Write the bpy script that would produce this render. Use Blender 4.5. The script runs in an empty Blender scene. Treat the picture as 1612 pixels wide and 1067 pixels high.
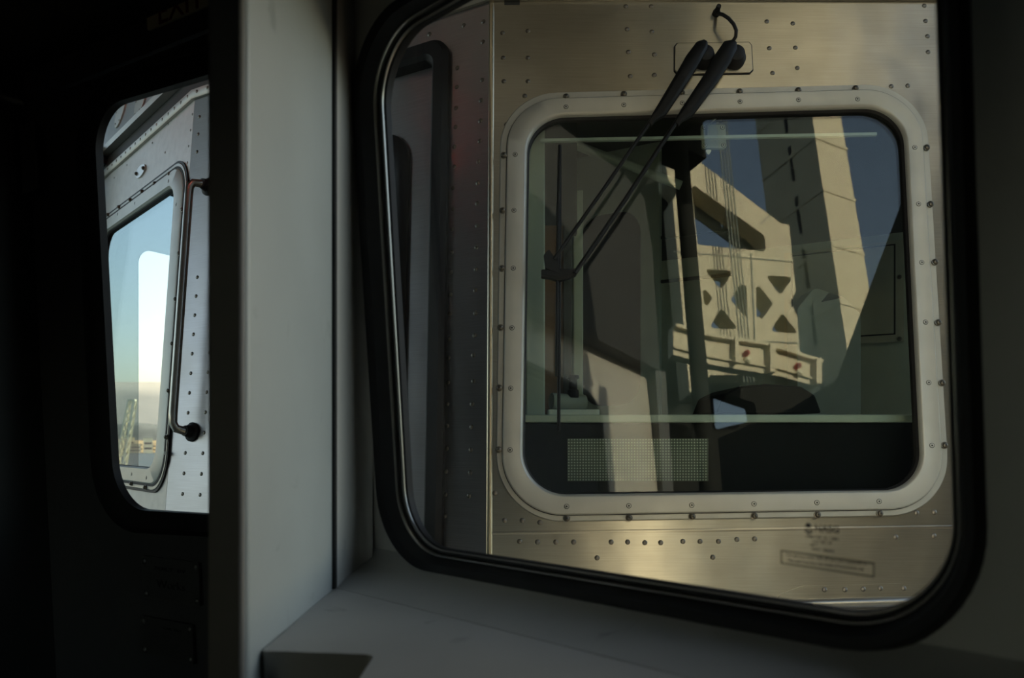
import bpy, bmesh, math, random
from mathutils import Vector, Matrix
from mathutils.geometry import tessellate_polygon
random.seed(7)
S = bpy.context.scene
COL = S.collection

# ------------------------------------------------------------------ camera
F = 1200.0            # focal length in pixels of the 1612 x 1067 frame
CX, HY = 806.0, 690.0 # horizon row (level camera, shifted lens)
EZ = 1.55             # eye height over our floor
cam_d = bpy.data.cameras.new('camera')
cam = bpy.data.objects.new('camera', cam_d)
COL.objects.link(cam)
cam.location = (0, 0, EZ)
cam.rotation_euler = (math.pi / 2, 0, 0)
cam_d.sensor_width = 36.0
cam_d.lens = 36.0 * F / 1612.0
cam_d.shift_y = (HY - 533.5) / 1612.0
cam_d.clip_start = 0.02
cam_d.clip_end = 40000
cam_d.dof.use_dof = True
cam_d.dof.focus_distance = 2.2
cam_d.dof.aperture_fstop = 5.0
S.camera = cam

# ------------------------------------------------------------------ sky, sun, exposure
SUN_AZ, SUN_EL = math.radians(34.0), math.radians(21.0)   # azimuth right of the view axis
sun_dir = Vector((math.sin(SUN_AZ) * math.cos(SUN_EL), math.cos(SUN_AZ) * math.cos(SUN_EL), math.sin(SUN_EL)))
world = bpy.data.worlds.new('sky')
S.world = world
world.use_nodes = True
wn = world.node_tree.nodes
wl = world.node_tree.links
bg = wn['Background']
sky = wn.new('ShaderNodeTexSky')
sky.sky_type = 'NISHITA'
sky.sun_disc = False
sky.sun_elevation = SUN_EL
sky.sun_rotation = SUN_AZ
sky.air_density = 1.3
sky.dust_density = 2.0
sky.ozone_density = 2.0
hs = wn.new('ShaderNodeHueSaturation'); hs.inputs['Saturation'].default_value = 0.78
wl.new(sky.outputs[0], hs.inputs['Color']); wl.new(hs.outputs[0], bg.inputs['Color'])
bg.inputs['Strength'].default_value = 0.15
sun_l = bpy.data.lights.new('sun', 'SUN')
sun_l.energy = 6.0
sun_l.color = (1.0, 0.88, 0.68)
sun_l.angle = math.radians(0.6)
sun = bpy.data.objects.new('sun', sun_l)
COL.objects.link(sun)
sun.rotation_euler = (-sun_dir).to_track_quat('-Z', 'Y').to_euler()
sun.location = (20, 30, 30)
S.view_settings.view_transform = 'Standard'
S.view_settings.look = 'None'
S.view_settings.gamma = 1.0
S.view_settings.use_curve_mapping = False
S.view_settings.exposure = 1.65
S.cycles.use_denoising = True
S.cycles.max_bounces = 10
S.cycles.transparent_max_bounces = 16
S.cycles.sample_clamp_indirect = 6.0
S.cycles.caustics_reflective = False

# ------------------------------------------------------------------ materials
def newmat(name):
    m = bpy.data.materials.new(name)
    m.use_nodes = True
    return m, m.node_tree.nodes, m.node_tree.links, m.node_tree.nodes['Principled BSDF']

def plain(name, col, rough=0.5, metal=0.0, var=0.12, scale=9.0, bump=0.0, spec=0.5, smudge=0.0):
    m, n, l, b = newmat(name)
    tc = n.new('ShaderNodeTexCoord')
    nz = n.new('ShaderNodeTexNoise'); nz.inputs['Scale'].default_value = scale; nz.inputs['Detail'].default_value = 5
    l.new(tc.outputs['Object'], nz.inputs['Vector'])
    rp = n.new('ShaderNodeValToRGB')
    rp.color_ramp.elements[0].position = 0.3; rp.color_ramp.elements[1].position = 0.7
    rp.color_ramp.elements[0].color = tuple(c * (1 - var) for c in col) + (1,)
    rp.color_ramp.elements[1].color = tuple(min(1, c * (1 + var)) for c in col) + (1,)
    l.new(nz.outputs[0], rp.inputs[0]); l.new(rp.outputs[0], b.inputs['Base Color'])
    if smudge:
        ns = n.new('ShaderNodeTexNoise'); ns.inputs['Scale'].default_value = 13; ns.inputs['Detail'].default_value = 7; ns.inputs['Distortion'].default_value = 0.8
        l.new(tc.outputs['Object'], ns.inputs['Vector'])
        rs = n.new('ShaderNodeValToRGB'); rs.color_ramp.elements[0].position = 0.66; rs.color_ramp.elements[1].position = 0.76
        rs.color_ramp.elements[0].color = (0, 0, 0, 1); rs.color_ramp.elements[1].color = (smudge, smudge, smudge, 1)
        l.new(ns.outputs[0], rs.inputs[0])
        ms = n.new('ShaderNodeMixRGB'); ms.inputs[2].default_value = tuple(c * 0.35 for c in col) + (1,)
        l.new(rs.outputs[0], ms.inputs[0]); l.new(rp.outputs[0], ms.inputs[1]); l.new(ms.outputs[0], b.inputs['Base Color'])
    b.inputs['Roughness'].default_value = rough
    b.inputs['Metallic'].default_value = metal
    b.inputs['Specular IOR Level'].default_value = spec
    if bump:
        bp = n.new('ShaderNodeBump'); bp.inputs['Strength'].default_value = bump; bp.inputs['Distance'].default_value = 0.002
        n2 = n.new('ShaderNodeTexNoise'); n2.inputs['Scale'].default_value = scale * 25; l.new(tc.outputs['Object'], n2.inputs['Vector'])
        l.new(n2.outputs[0], bp.inputs['Height']); l.new(bp.outputs[0], b.inputs['Normal'])
    return m

def brushed(name, col, rough=0.3, aniso=0.75, dirt=0.25, tint=(0.34, 0.31, 0.25)):
    """stainless sheet brushed along its local x"""
    m, n, l, b = newmat(name)
    tc = n.new('ShaderNodeTexCoord')
    mp = n.new('ShaderNodeMapping'); mp.inputs['Scale'].default_value = (5, 260, 260)
    l.new(tc.outputs['Object'], mp.inputs['Vector'])
    st = n.new('ShaderNodeTexNoise'); st.inputs['Scale'].default_value = 1.6; st.inputs['Detail'].default_value = 4
    l.new(mp.outputs[0], st.inputs['Vector'])
    sm = n.new('ShaderNodeTexNoise'); sm.inputs['Scale'].default_value = 6; sm.inputs['Detail'].default_value = 6
    l.new(tc.outputs['Object'], sm.inputs['Vector'])
    r1 = n.new('ShaderNodeValToRGB'); r1.color_ramp.elements[0].position = 0.3; r1.color_ramp.elements[1].position = 0.7
    r1.color_ramp.elements[0].color = tuple(c * 0.86 for c in col) + (1,); r1.color_ramp.elements[1].color = tuple(col) + (1,)
    l.new(st.outputs[0], r1.inputs[0])
    r2 = n.new('ShaderNodeValToRGB'); r2.color_ramp.elements[0].position = 0.45; r2.color_ramp.elements[1].position = 0.75
    r2.color_ramp.elements[0].color = (0, 0, 0, 1); r2.color_ramp.elements[1].color = (dirt, dirt, dirt, 1)
    l.new(sm.outputs[0], r2.inputs[0])
    mx = n.new('ShaderNodeMixRGB'); mx.inputs[2].default_value = tuple(tint) + (1,)
    l.new(r2.outputs[0], mx.inputs[0]); l.new(r1.outputs[0], mx.inputs[1]); l.new(mx.outputs[0], b.inputs['Base Color'])
    b.inputs['Metallic'].default_value = 1.0
    mr = n.new('ShaderNodeMapRange'); mr.inputs['To Min'].default_value = rough * 0.85; mr.inputs['To Max'].default_value = rough * 1.2
    l.new(sm.outputs[0], mr.inputs['Value']); l.new(mr.outputs[0], b.inputs['Roughness'])
    b.inputs['Anisotropic'].default_value = aniso
    b.inputs['Anisotropic Rotation'].default_value = 0.25
    tg = n.new('ShaderNodeTangent'); tg.direction_type = 'UV_MAP'; tg.uv_map = 'UVMap'
    l.new(tg.outputs[0], b.inputs['Tangent'])
    bp = n.new('ShaderNodeBump'); bp.inputs['Strength'].default_value = 0.05; bp.inputs['Distance'].default_value = 0.001
    l.new(st.outputs[0], bp.inputs['Height'])
    wv = n.new('ShaderNodeTexNoise'); wv.inputs['Scale'].default_value = 4.0; wv.inputs['Detail'].default_value = 2
    l.new(tc.outputs['Object'], wv.inputs['Vector'])
    b2 = n.new('ShaderNodeBump'); b2.inputs['Strength'].default_value = 0.35; b2.inputs['Distance'].default_value = 0.012
    l.new(wv.outputs[0], b2.inputs['Height']); l.new(b2.outputs[0], bp.inputs['Normal'])
    l.new(bp.outputs[0], b.inputs['Normal'])
    return m

def pane(name, tint, ior=1.5, extra=1.0, dirt=0.0):
    m = bpy.data.materials.new(name); m.use_nodes = True
    n, l = m.node_tree.nodes, m.node_tree.links
    n.remove(n['Principled BSDF']); out = n['Material Output']
    tr = n.new('ShaderNodeBsdfTransparent'); tr.inputs[0].default_value = tuple(tint) + (1,)
    gl = n.new('ShaderNodeBsdfGlossy'); gl.inputs['Roughness'].default_value = 0.0
    # Schlick reflectance from the angle to the surface, the same from both faces
    ge = n.new('ShaderNodeNewGeometry')
    dt = n.new('ShaderNodeVectorMath'); dt.operation = 'DOT_PRODUCT'
    l.new(ge.outputs['Normal'], dt.inputs[0]); l.new(ge.outputs['Incoming'], dt.inputs[1])
    ab = n.new('ShaderNodeMath'); ab.operation = 'ABSOLUTE'; l.new(dt.outputs['Value'], ab.inputs[0])
    om = n.new('ShaderNodeMath'); om.operation = 'SUBTRACT'; om.inputs[0].default_value = 1.0; l.new(ab.outputs[0], om.inputs[1])
    p5 = n.new('ShaderNodeMath'); p5.operation = 'POWER'; p5.inputs[1].default_value = 5.0; l.new(om.outputs[0], p5.inputs[0])
    f0 = ((ior - 1) / (ior + 1)) ** 2 * extra
    mu = n.new('ShaderNodeMath'); mu.operation = 'MULTIPLY_ADD'; mu.use_clamp = True
    mu.inputs[1].default_value = 0.7 * extra * (1 - f0); mu.inputs[2].default_value = f0
    l.new(p5.outputs[0], mu.inputs[0])
    mx = n.new('ShaderNodeMixShader')
    l.new(mu.outputs[0], mx.inputs[0]); l.new(tr.outputs[0], mx.inputs[1]); l.new(gl.outputs[0], mx.inputs[2])
    last = mx
    if dirt > 0:
        df = n.new('ShaderNodeBsdfDiffuse'); df.inputs[0].default_value = (0.5, 0.48, 0.42, 1)
        tc = n.new('ShaderNodeTexCoord')
        nz = n.new('ShaderNodeTexNoise'); nz.inputs['Scale'].default_value = 5; nz.inputs['Detail'].default_value = 8
        l.new(tc.outputs['Object'], nz.inputs['Vector'])
        mr = n.new('ShaderNodeMapRange'); mr.inputs['From Min'].default_value = 0.35; mr.inputs['From Max'].default_value = 0.8
        mr.inputs['To Min'].default_value = dirt * 0.4; mr.inputs['To Max'].default_value = dirt
        l.new(nz.outputs[0], mr.inputs['Value'])
        m2 = n.new('ShaderNodeMixShader')
        l.new(mr.outputs[0], m2.inputs[0]); l.new(mx.outputs[0], m2.inputs[1]); l.new(df.outputs[0], m2.inputs[2])
        last = m2
    l.new(last.outputs[0], out.inputs['Surface'])
    return m

M = {}
M['steel'] = brushed('brushed_stainless_steel', (0.45, 0.42, 0.345), 0.31, dirt=0.4, tint=(0.27, 0.25, 0.20))
M['steel_c'] = brushed('brushed_stainless_door_end', (0.43, 0.405, 0.41), 0.36, 0.6)
M['steel_l'] = plain('pale_grey_left_end', (0.66, 0.655, 0.63), 0.45, 0.2, 0.08, 30)  # paler and less metallic than the other two facets
M['our_skin'] = plain('our_car_outer_steel', (0.55, 0.52, 0.44), 0.45, 0.35, 0.08)
M['frame'] = plain('satin_aluminium_frame', (0.50, 0.50, 0.455), 0.42, 0.35, 0.07, 14, 0.05)
M['fold'] = plain('folded_bright_steel', (0.55, 0.48, 0.34), 0.3, 1.0, 0.08)
M['seam'] = plain('dark_seam', (0.012, 0.012, 0.012), 0.7)
M['rubber'] = plain('black_rubber', (0.013, 0.013, 0.014), 0.55, 0, 0.2, 20, 0.05, 0.3)
M['bolt'] = plain('dull_bolt_steel', (0.16, 0.145, 0.12), 0.32, 0.9, 0.15)
M['socket'] = plain('bolt_socket', (0.02, 0.02, 0.018), 0.6)
M['rivet'] = plain('rivet_steel', (0.20, 0.185, 0.16), 0.42, 0.9, 0.15)
M['trim'] = plain('bright_trim_steel', (0.45, 0.43, 0.38), 0.28, 0.9, 0.08)
M['wiper'] = plain('black_wiper_enamel', (0.012, 0.013, 0.014), 0.45, 0, 0.15, spec=0.18)
M['glass_r'] = pane('cab_glass', (0.90, 0.95, 0.92), 1.55, 1.0, 0.002)
M['glass_l'] = pane('left_cab_glass', (0.93, 0.95, 0.96), 1.45, 0.18, 0.002)
M['glass_own'] = pane('our_glass', (0.95, 0.96, 0.94), 1.25, 1.0, 0.003)
M['glass_clear'] = pane('clear_side_glass', (0.86, 0.88, 0.88), 1.3)
M['glass_tint'] = pane('tinted_side_glass', (0.52, 0.58, 0.60), 1.3)
M['glass_dark'] = pane('dark_door_glass', (0.25, 0.27, 0.28), 1.4)
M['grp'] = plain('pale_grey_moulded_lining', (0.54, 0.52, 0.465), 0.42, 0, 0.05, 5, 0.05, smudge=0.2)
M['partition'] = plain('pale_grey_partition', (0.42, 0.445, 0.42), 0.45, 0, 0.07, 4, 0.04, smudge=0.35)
M['ledge'] = plain('grey_ledge_plastic', (0.33, 0.32, 0.29), 0.5, 0, 0.07, 6, 0.05, smudge=0.7)
M['dark'] = plain('dark_door_enamel', (0.055, 0.055, 0.055), 0.55, 0, 0.12, 5, 0.03)
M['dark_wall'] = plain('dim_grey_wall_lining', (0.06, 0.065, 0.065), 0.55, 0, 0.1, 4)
M['brown_dark'] = plain('dark_edge_lining', (0.22, 0.20, 0.175), 0.6, 0, 0.08)
M['sign'] = plain('cream_sign_plate', (0.85, 0.78, 0.52), 0.5, 0, 0.05)
M['red'] = plain('red_sign_lettering', (0.22, 0.02, 0.015), 0.5)
M['ink'] = plain('dark_print', (0.012, 0.012, 0.012), 0.6)
M['ink_soft'] = pane('thin_grey_print', (0.55, 0.55, 0.53), 1.0)
M['plate'] = plain('worn_metal_plate', (0.10, 0.10, 0.095), 0.45, 0.6)
M['letter'] = plain('black_door_lettering', (0.012, 0.012, 0.012), 0.45)
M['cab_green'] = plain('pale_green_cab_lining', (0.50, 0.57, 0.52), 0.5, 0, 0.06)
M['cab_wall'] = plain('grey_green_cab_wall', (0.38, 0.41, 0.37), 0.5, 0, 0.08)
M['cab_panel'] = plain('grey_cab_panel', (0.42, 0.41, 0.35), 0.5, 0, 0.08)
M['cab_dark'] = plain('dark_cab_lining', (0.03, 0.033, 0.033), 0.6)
M['cab_brown'] = plain('brown_door_lining', (0.20, 0.10, 0.055), 0.5, 0, 0.15)
M['dash'] = plain('black_dash_plastic', (0.010, 0.010, 0.011), 0.5, spec=0.08)
M['dash_edge'] = plain('pale_dash_edging', (0.55, 0.60, 0.56), 0.4)
M['white_tray'] = plain('white_plastic_tray', (0.85, 0.87, 0.83), 0.45)
M['grey_tube'] = plain('grey_cylinder_plastic', (0.30, 0.32, 0.28), 0.4)
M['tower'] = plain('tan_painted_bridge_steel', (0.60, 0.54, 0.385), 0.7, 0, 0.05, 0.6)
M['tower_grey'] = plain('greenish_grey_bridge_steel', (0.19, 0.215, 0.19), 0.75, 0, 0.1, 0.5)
M['girder'] = plain('dark_shaded_girder_steel', (0.016, 0.017, 0.016), 0.85, 0, 0.1, 0.5, spec=0.15)
M['deck'] = plain('track_deck_timber', (0.07, 0.06, 0.05), 0.9, 0, 0.2, 2)
M['rail'] = plain('rail_steel', (0.2, 0.17, 0.14), 0.4, 0.9)
M['hill'] = plain('hazy_distant_hills', (0.58, 0.48, 0.36), 1.0, 0, 0.12, 0.002)  # distance haze is put into this pale tan colour
M['shore'] = plain('shore_scrub_and_roofs', (0.17, 0.14, 0.09), 1.0, 0, 0.6, 0.02)
M['land'] = plain('dark_wooded_shore_hill', (0.10, 0.10, 0.085), 1.0, 0, 0.5, 0.012)
M['bld'] = plain('sun_tinted_cream_building', (0.90, 0.72, 0.45), 0.9, 0, 0.15, 0.05)  # bright warm tones stand in for sunlight on the backlit buildings
M['bld2'] = plain('sun_tinted_buff_building', (0.72, 0.58, 0.38), 0.9, 0, 0.2, 0.05)
M['bld_win'] = plain('far_window_glass', (0.05, 0.05, 0.06), 0.3)
M['crane'] = plain('pale_crane_steel', (0.85, 0.75, 0.52), 0.7)
M['bonnet'] = plain('blue_grey_roof_bonnet', (0.36, 0.40, 0.43), 0.5, 0.2, 0.08)
M['chan'] = plain('dark_gutter_paint', (0.055, 0.055, 0.055), 0.6)  # even dark colour for the recessed gutter
def glow(name, col, st):
    m, n, l, b = newmat(name)
    b.inputs['Base Color'].default_value = tuple(col) + (1,); b.inputs['Emission Color'].default_value = tuple(col) + (1,); b.inputs['Emission Strength'].default_value = st
    return m
M['marker'] = glow('lit_red_marker_lens', (1.0, 0.16, 0.12), 50.0)
M['roof_paint'] = plain('shade_dark_roof', (0.025, 0.025, 0.024), 0.7, 0, 0.2)  # near-black colour makes the roof read as shaded even in sun
M['lamp_red'] = plain('red_lamp_lens', (0.45, 0.02, 0.02), 0.2)
M['lamp_white'] = plain('cream_lamp_lens', (0.85, 0.78, 0.55), 0.3)

def water_mat():
    m, n, l, b = newmat('grey_bay_water')
    b.inputs['Base Color'].default_value = (0.05, 0.075, 0.085, 1); b.inputs['Specular IOR Level'].default_value = 0.05
    b.inputs['Roughness'].default_value = 0.6
    tc = n.new('ShaderNodeTexCoord'); nz = n.new('ShaderNodeTexNoise'); nz.inputs['Scale'].default_value = 0.06; nz.inputs['Detail'].default_value = 6
    l.new(tc.outputs['Object'], nz.inputs['Vector'])
    bp = n.new('ShaderNodeBump'); bp.inputs['Strength'].default_value = 0.6; bp.inputs['Distance'].default_value = 6
    l.new(nz.outputs[0], bp.inputs['Height']); l.new(bp.outputs[0], b.inputs['Normal'])
    return m
M['water'] = water_mat()

def perforated_mat():
    m, n, l, b = newmat('perforated_white_panel')
    tc = n.new('ShaderNodeTexCoord')
    sp = n.new('ShaderNodeSeparateXYZ'); l.new(tc.outputs['Object'], sp.inputs[0])
    outs = []
    for ax in (0, 1):
        a = n.new('ShaderNodeMath'); a.operation = 'MULTIPLY'; a.inputs[1].default_value = 1 / 0.0072
        l.new(sp.outputs[ax], a.inputs[0])
        f = n.new('ShaderNodeMath'); f.operation = 'FRACT'; l.new(a.outputs[0], f.inputs[0])
        g = n.new('ShaderNodeMath'); g.operation = 'SUBTRACT'; g.inputs[1].default_value = 0.5; l.new(f.outputs[0], g.inputs[0])
        h = n.new('ShaderNodeMath'); h.operation = 'POWER'; h.inputs[1].default_value = 2; l.new(g.outputs[0], h.inputs[0])
        outs.append(h)
    s = n.new('ShaderNodeMath'); s.operation = 'ADD'; l.new(outs[0].outputs[0], s.inputs[0]); l.new(outs[1].outputs[0], s.inputs[1])
    c = n.new('ShaderNodeMath'); c.operation = 'LESS_THAN'; c.inputs[1].default_value = 0.07; l.new(s.outputs[0], c.inputs[0])
    mx = n.new('ShaderNodeMixRGB'); mx.inputs[1].default_value = (0.13, 0.145, 0.125, 1); mx.inputs[2].default_value = (0.75, 0.78, 0.68, 1)
    l.new(c.outputs[0], mx.inputs[0]); l.new(mx.outputs[0], b.inputs['Base Color'])
    b.inputs['Roughness'].default_value = 0.6
    return m
M['perf'] = perforated_mat()

# ------------------------------------------------------------------ helpers
WM = {}   # world matrix of each object by name
T0 = Matrix.Translation((0, 0, EZ))   # eye coordinates -> world

def put(o, mat_world, parent=None):
    COL.objects.link(o)
    if parent is not None:
        o.parent = parent
        o.matrix_basis = WM[parent.name].inverted() @ mat_world
    else:
        o.matrix_basis = mat_world
    WM[o.name] = mat_world
    return o

def tag(o, label=None, cat=None, group=None, kind=None):
    if label: o['label'] = label
    if cat: o['category'] = cat
    if group: o['group'] = group
    if kind: o['kind'] = kind
    return o

def empty(name, loc, label=None, cat=None, group=None, kind=None):
    o = bpy.data.objects.new(name, None)
    o.empty_display_size = 0.1
    put(o, T0 @ Matrix.Translation(loc))
    return tag(o, label, cat, group, kind)

class MB:
    def __init__(s): s.v = []; s.f = []; s.mi = []; s.sm = []
    def add(s, v, f, mi=0, smooth=False):
        k = len(s.v); s.v += [tuple(p) for p in v]
        for q in f: s.f.append([k + i for i in q]); s.mi.append(mi); s.sm.append(smooth)
        return s
    def box(s, lo, hi, mi=0):
        x0, y0, z0 = lo; x1, y1, z1 = hi
        v = [(x0,y0,z0),(x1,y0,z0),(x1,y1,z0),(x0,y1,z0),(x0,y0,z1),(x1,y0,z1),(x1,y1,z1),(x0,y1,z1)]
        return s.add(v, [(0,3,2,1),(4,5,6,7),(0,1,5,4),(1,2,6,5),(2,3,7,6),(3,0,4,7)], mi)
    def prism(s, outer, holes=(), h0=0.0, h1=0.01, mi=0, mi_back=None, mi_side=None):
        loops = [list(outer)] + [list(h) for h in holes]
        flat = [p for lp in loops for p in lp]
        tris = tessellate_polygon([[Vector((p[0], p[1], 0)) for p in lp] for lp in loops])
        n = len(flat); k = len(s.v)
        s.v += [(p[0], p[1], h1) for p in flat] + [(p[0], p[1], h0) for p in flat]
        def area(t):
            a, b, c = (flat[i] for i in t)
            return (b[0]-a[0])*(c[1]-a[1]) - (b[1]-a[1])*(c[0]-a[0])
        for t in tris:
            if area(t) < 0: t = (t[0], t[2], t[1])
            s.f.append([k+i for i in t]); s.mi.append(mi); s.sm.append(False)
            s.f.append([k+n+i for i in reversed(t)]); s.mi.append(mi if mi_back is None else mi_back); s.sm.append(False)
        o = 0
        for li, lp in enumerate(loops):
            m = len(lp)
            ar = sum(lp[i][0]*lp[(i+1)%m][1]-lp[(i+1)%m][0]*lp[i][1] for i in range(m))
            flip = (ar > 0) == (li == 0)
            for i in range(m):
                a, b = k+o+i, k+o+(i+1) % m
                q = [a, a+n, b+n, b] if flip else [b, b+n, a+n, a]
                s.f.append(q); s.mi.append(mi if mi_side is None else mi_side); s.sm.append(False)
            o += m
        return s
    def loft(s, ci, co, profile, mi=0, smooth=True, matfn=None):
        """closed ring swept between contours ci (f=0) and co (f=1); profile is a closed list of (f, h)"""
        n = len(ci); k = len(s.v); m = len(profile)
        for (f, h) in profile:
            for a, b in zip(ci, co):
                s.v.append((a[0]+(b[0]-a[0])*f, a[1]+(b[1]-a[1])*f, h))
        for j in range(m):
            j2 = (j+1) % m
            for i in range(n):
                i2 = (i+1) % n
                s.f.append([k+j*n+i, k+j*n+i2, k+j2*n+i2, k+j2*n+i]); s.mi.append(mi); s.sm.append(smooth)
        return s
    def tube(s, pts, r, n=12, mi=0, flat=1.0, up=None):
        pts = [Vector(p) for p in pts]
        rs = r if isinstance(r, (list, tuple)) else [r]*len(pts)
        k = len(s.v); prev = None
        for i, p in enumerate(pts):
            d = (pts[min(i+1, len(pts)-1)] - pts[max(i-1, 0)]).normalized()
            if prev is None:
                u = Vector(up) if up else (Vector((0,0,1)) if abs(d.z) < 0.9 else Vector((1,0,0)))
            else: u = prev
            u = (u - d*u.dot(d)).normalized(); prev = u; w = d.cross(u)
            for j in range(n):
                t = 2*math.pi*j/n
                s.v.append(tuple(p + u*math.cos(t)*rs[i]*flat + w*math.sin(t)*rs[i]))
        for i in range(len(pts)-1):
            for j in range(n):
                j2 = (j+1) % n
                s.f.append([k+i*n+j, k+i*n+j2, k+(i+1)*n+j2, k+(i+1)*n+j]); s.mi.append(mi); s.sm.append(True)
        s.f.append([k+j for j in reversed(range(n))]); s.mi.append(mi); s.sm.append(False)
        e = k+(len(pts)-1)*n
        s.f.append([e+j for j in range(n)]); s.mi.append(mi); s.sm.append(False)
        return s
    def lathe(s, prof, n=16, mi=0, c=(0, 0, 0), smooth=True, rot=0.0):
        k = len(s.v)
        for (r, z) in prof:
            for j in range(n):
                t = 2*math.pi*j/n + rot
                s.v.append((c[0]+r*math.cos(t), c[1]+r*math.sin(t), c[2]+z))
        for i in range(len(prof)-1):
            for j in range(n):
                j2 = (j+1) % n
                s.f.append([k+i*n+j, k+i*n+j2, k+(i+1)*n+j2, k+(i+1)*n+j]); s.mi.append(mi); s.sm.append(smooth)
        e = k+(len(prof)-1)*n
        s.f.append([e+j for j in range(n)]); s.mi.append(mi); s.sm.append(False)
        s.f.append([k+j for j in reversed(range(n))]); s.mi.append(mi); s.sm.append(False)
        return s
    def mesh(s, name, mats, bevel=0):
        me = bpy.data.meshes.new(name)
        me.from_pydata(s.v, [], s.f)
        for m in mats: me.materials.append(m)
        for p, mi, sm in zip(me.polygons, s.mi, s.sm): p.material_index = mi; p.use_smooth = sm
        bm = bmesh.new(); bm.from_mesh(me); bmesh.ops.recalc_face_normals(bm, faces=bm.faces); bm.to_mesh(me); bm.free()
        uv = me.uv_layers.new(name='UVMap')
        for lp in me.loops:
            c = me.vertices[lp.vertex_index].co; uv.data[lp.index].uv = (c.x, c.y)
        me.set_sharp_from_angle(angle=math.radians(34))
        me.update()
        return me

def build(name, mb, mats, mw, parent=None, bevel=0.0, seg=2):
    if not isinstance(mats, (list, tuple)): mats = [mats]
    me = mb.mesh(name, mats)
    o = bpy.data.objects.new(name, me)
    put(o, mw, parent)
    if bevel:
        b = o.modifiers.new('bevel', 'BEVEL'); b.width = bevel; b.segments = seg; b.limit_method = 'ANGLE'; b.angle_limit = math.radians(35)
    return o

def share(name, me, mw, parent=None):
    return put(bpy.data.objects.new(name, me), mw, parent)

class Plane:
    """flat surface in eye coordinates: ea horizontal to the right, eb up the slope, n towards the viewer"""
    def __init__(s, p0, ea, lean=(0, 0)):
        s.p0 = Vector(p0); s.ea = Vector((ea[0], ea[1], 0)).normalized()
        b = Vector((lean[0], lean[1], 1)); s.n = s.ea.cross(b).normalized(); s.eb = s.n.cross(s.ea)
        if s.eb.z < 0: s.eb = -s.eb
        s.k = b.dot(s.ea) / b.dot(s.eb)      # how far upright edges drift along ea per unit of slope
        s.M = T0 @ Matrix(((s.ea.x, s.eb.x, s.n.x, s.p0.x), (s.ea.y, s.eb.y, s.n.y, s.p0.y), (s.ea.z, s.eb.z, s.n.z, s.p0.z), (0, 0, 0, 1)))
    def ab(s, x, y, h=0.0):
        d = Vector(((x-CX)/F, 1, (HY-y)/F))
        p = d * (((s.p0 + s.n*h).dot(s.n)) / d.dot(s.n)) - s.p0
        return (p.dot(s.ea), p.dot(s.eb))
    def pt(s, a, b, h=0.0): return s.p0 + s.ea*a + s.eb*b + s.n*h
    def px(s, x, y, h=0.0):
        a, b = s.ab(x, y, h); return s.pt(a, b, h)
    def at(s, a, b, h=0.0): return s.M @ Matrix.Translation((a, b, h))
    def bz(s, z): return z / s.eb.z
    def u(s, x, y, h=0.0):
        a, b = s.ab(x, y, h); return (a - s.k*b, b)
    def sh(s, c): return [(a + s.k*b, b) for a, b in c]
    def ats(s, a, b, h=0.0): return s.at(a + s.k*b, b, h)

def rounded(pts, rad, seg=10):
    n = len(pts); out = []
    if not isinstance(rad, (list, tuple)): rad = [rad]*n
    for i in range(n):
        p = Vector(pts[i][:2]); a = Vector(pts[i-1][:2]) - p; b = Vector(pts[(i+1) % n][:2]) - p
        a.normalize(); b.normalize(); r = rad[i]
        half = math.acos(max(-1, min(1, a.dot(b)))) / 2
        t = r / math.tan(half); bis = (a+b).normalized(); c = p + bis*(r/math.sin(half))
        p1, p2 = p + a*t - c, p + b*t - c
        a1 = math.atan2(p1.y, p1.x); da = math.atan2(p2.y, p2.x) - a1
        while da > math.pi: da -= 2*math.pi
        while da < -math.pi: da += 2*math.pi
        for k in range(seg+1):
            t_ = a1 + da*k/seg; out.append((c.x + r*math.cos(t_), c.y + r*math.sin(t_)))
    return out

def rect(a0, b0, a1, b1): return [(a0, b0), (a1, b0), (a1, b1), (a0, b1)]

def text_mesh(body, mat, size=1.0, extrude=0.0, bold=0.0, align='LEFT'):
    cu = bpy.data.curves.new('lettering', 'FONT'); cu.body = body; cu.size = size; cu.extrude = extrude; cu.offset = bold; cu.align_x = align
    o = bpy.data.objects.new('lettering_tmp', cu); COL.objects.link(o)
    dg = bpy.context.evaluated_depsgraph_get()
    me = bpy.data.meshes.new_from_object(o.evaluated_get(dg))
    bpy.data.objects.remove(o); bpy.data.curves.remove(cu)
    me.materials.clear(); me.materials.append(mat)
    return me

# ------------------------------------------------------------------ the two car ends as planes
AX = Vector((0.496, 0.868, 0)).normalized()          # along both cars, away from us
PR = Plane((0, 1.8, 0), (1, 0), (0, 0.16))           # cab-window facet of the coupled car
C1 = Vector((-0.052, 1.8, 0)); C2 = Vector((-1.066, 2.379, 0))
PC = Plane(C1, (0.868, -0.496), (0, 0.16))           # end-door facet
PL = Plane(C2, (0.677, -0.736), (0, 0.16))           # left facet
R_END = 1.26
L_END = C2 + Vector((-0.677, 0.736, 0)) * 1.25
CW = (C2 - C1).length
OW = Plane((0, 0.95, 0), (0.7071, -0.7071), (-0.035, -0.035))   # our window facet, inner face
OD = Plane((-0.36, 1.31, 0), (0.868, -0.496), (-0.025, -0.043)) # our end-door facet, inner face
OWR = (0.62, 0.33)     # our right front corner in plan
BOT, ZT = -1.45, 1.14

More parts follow.
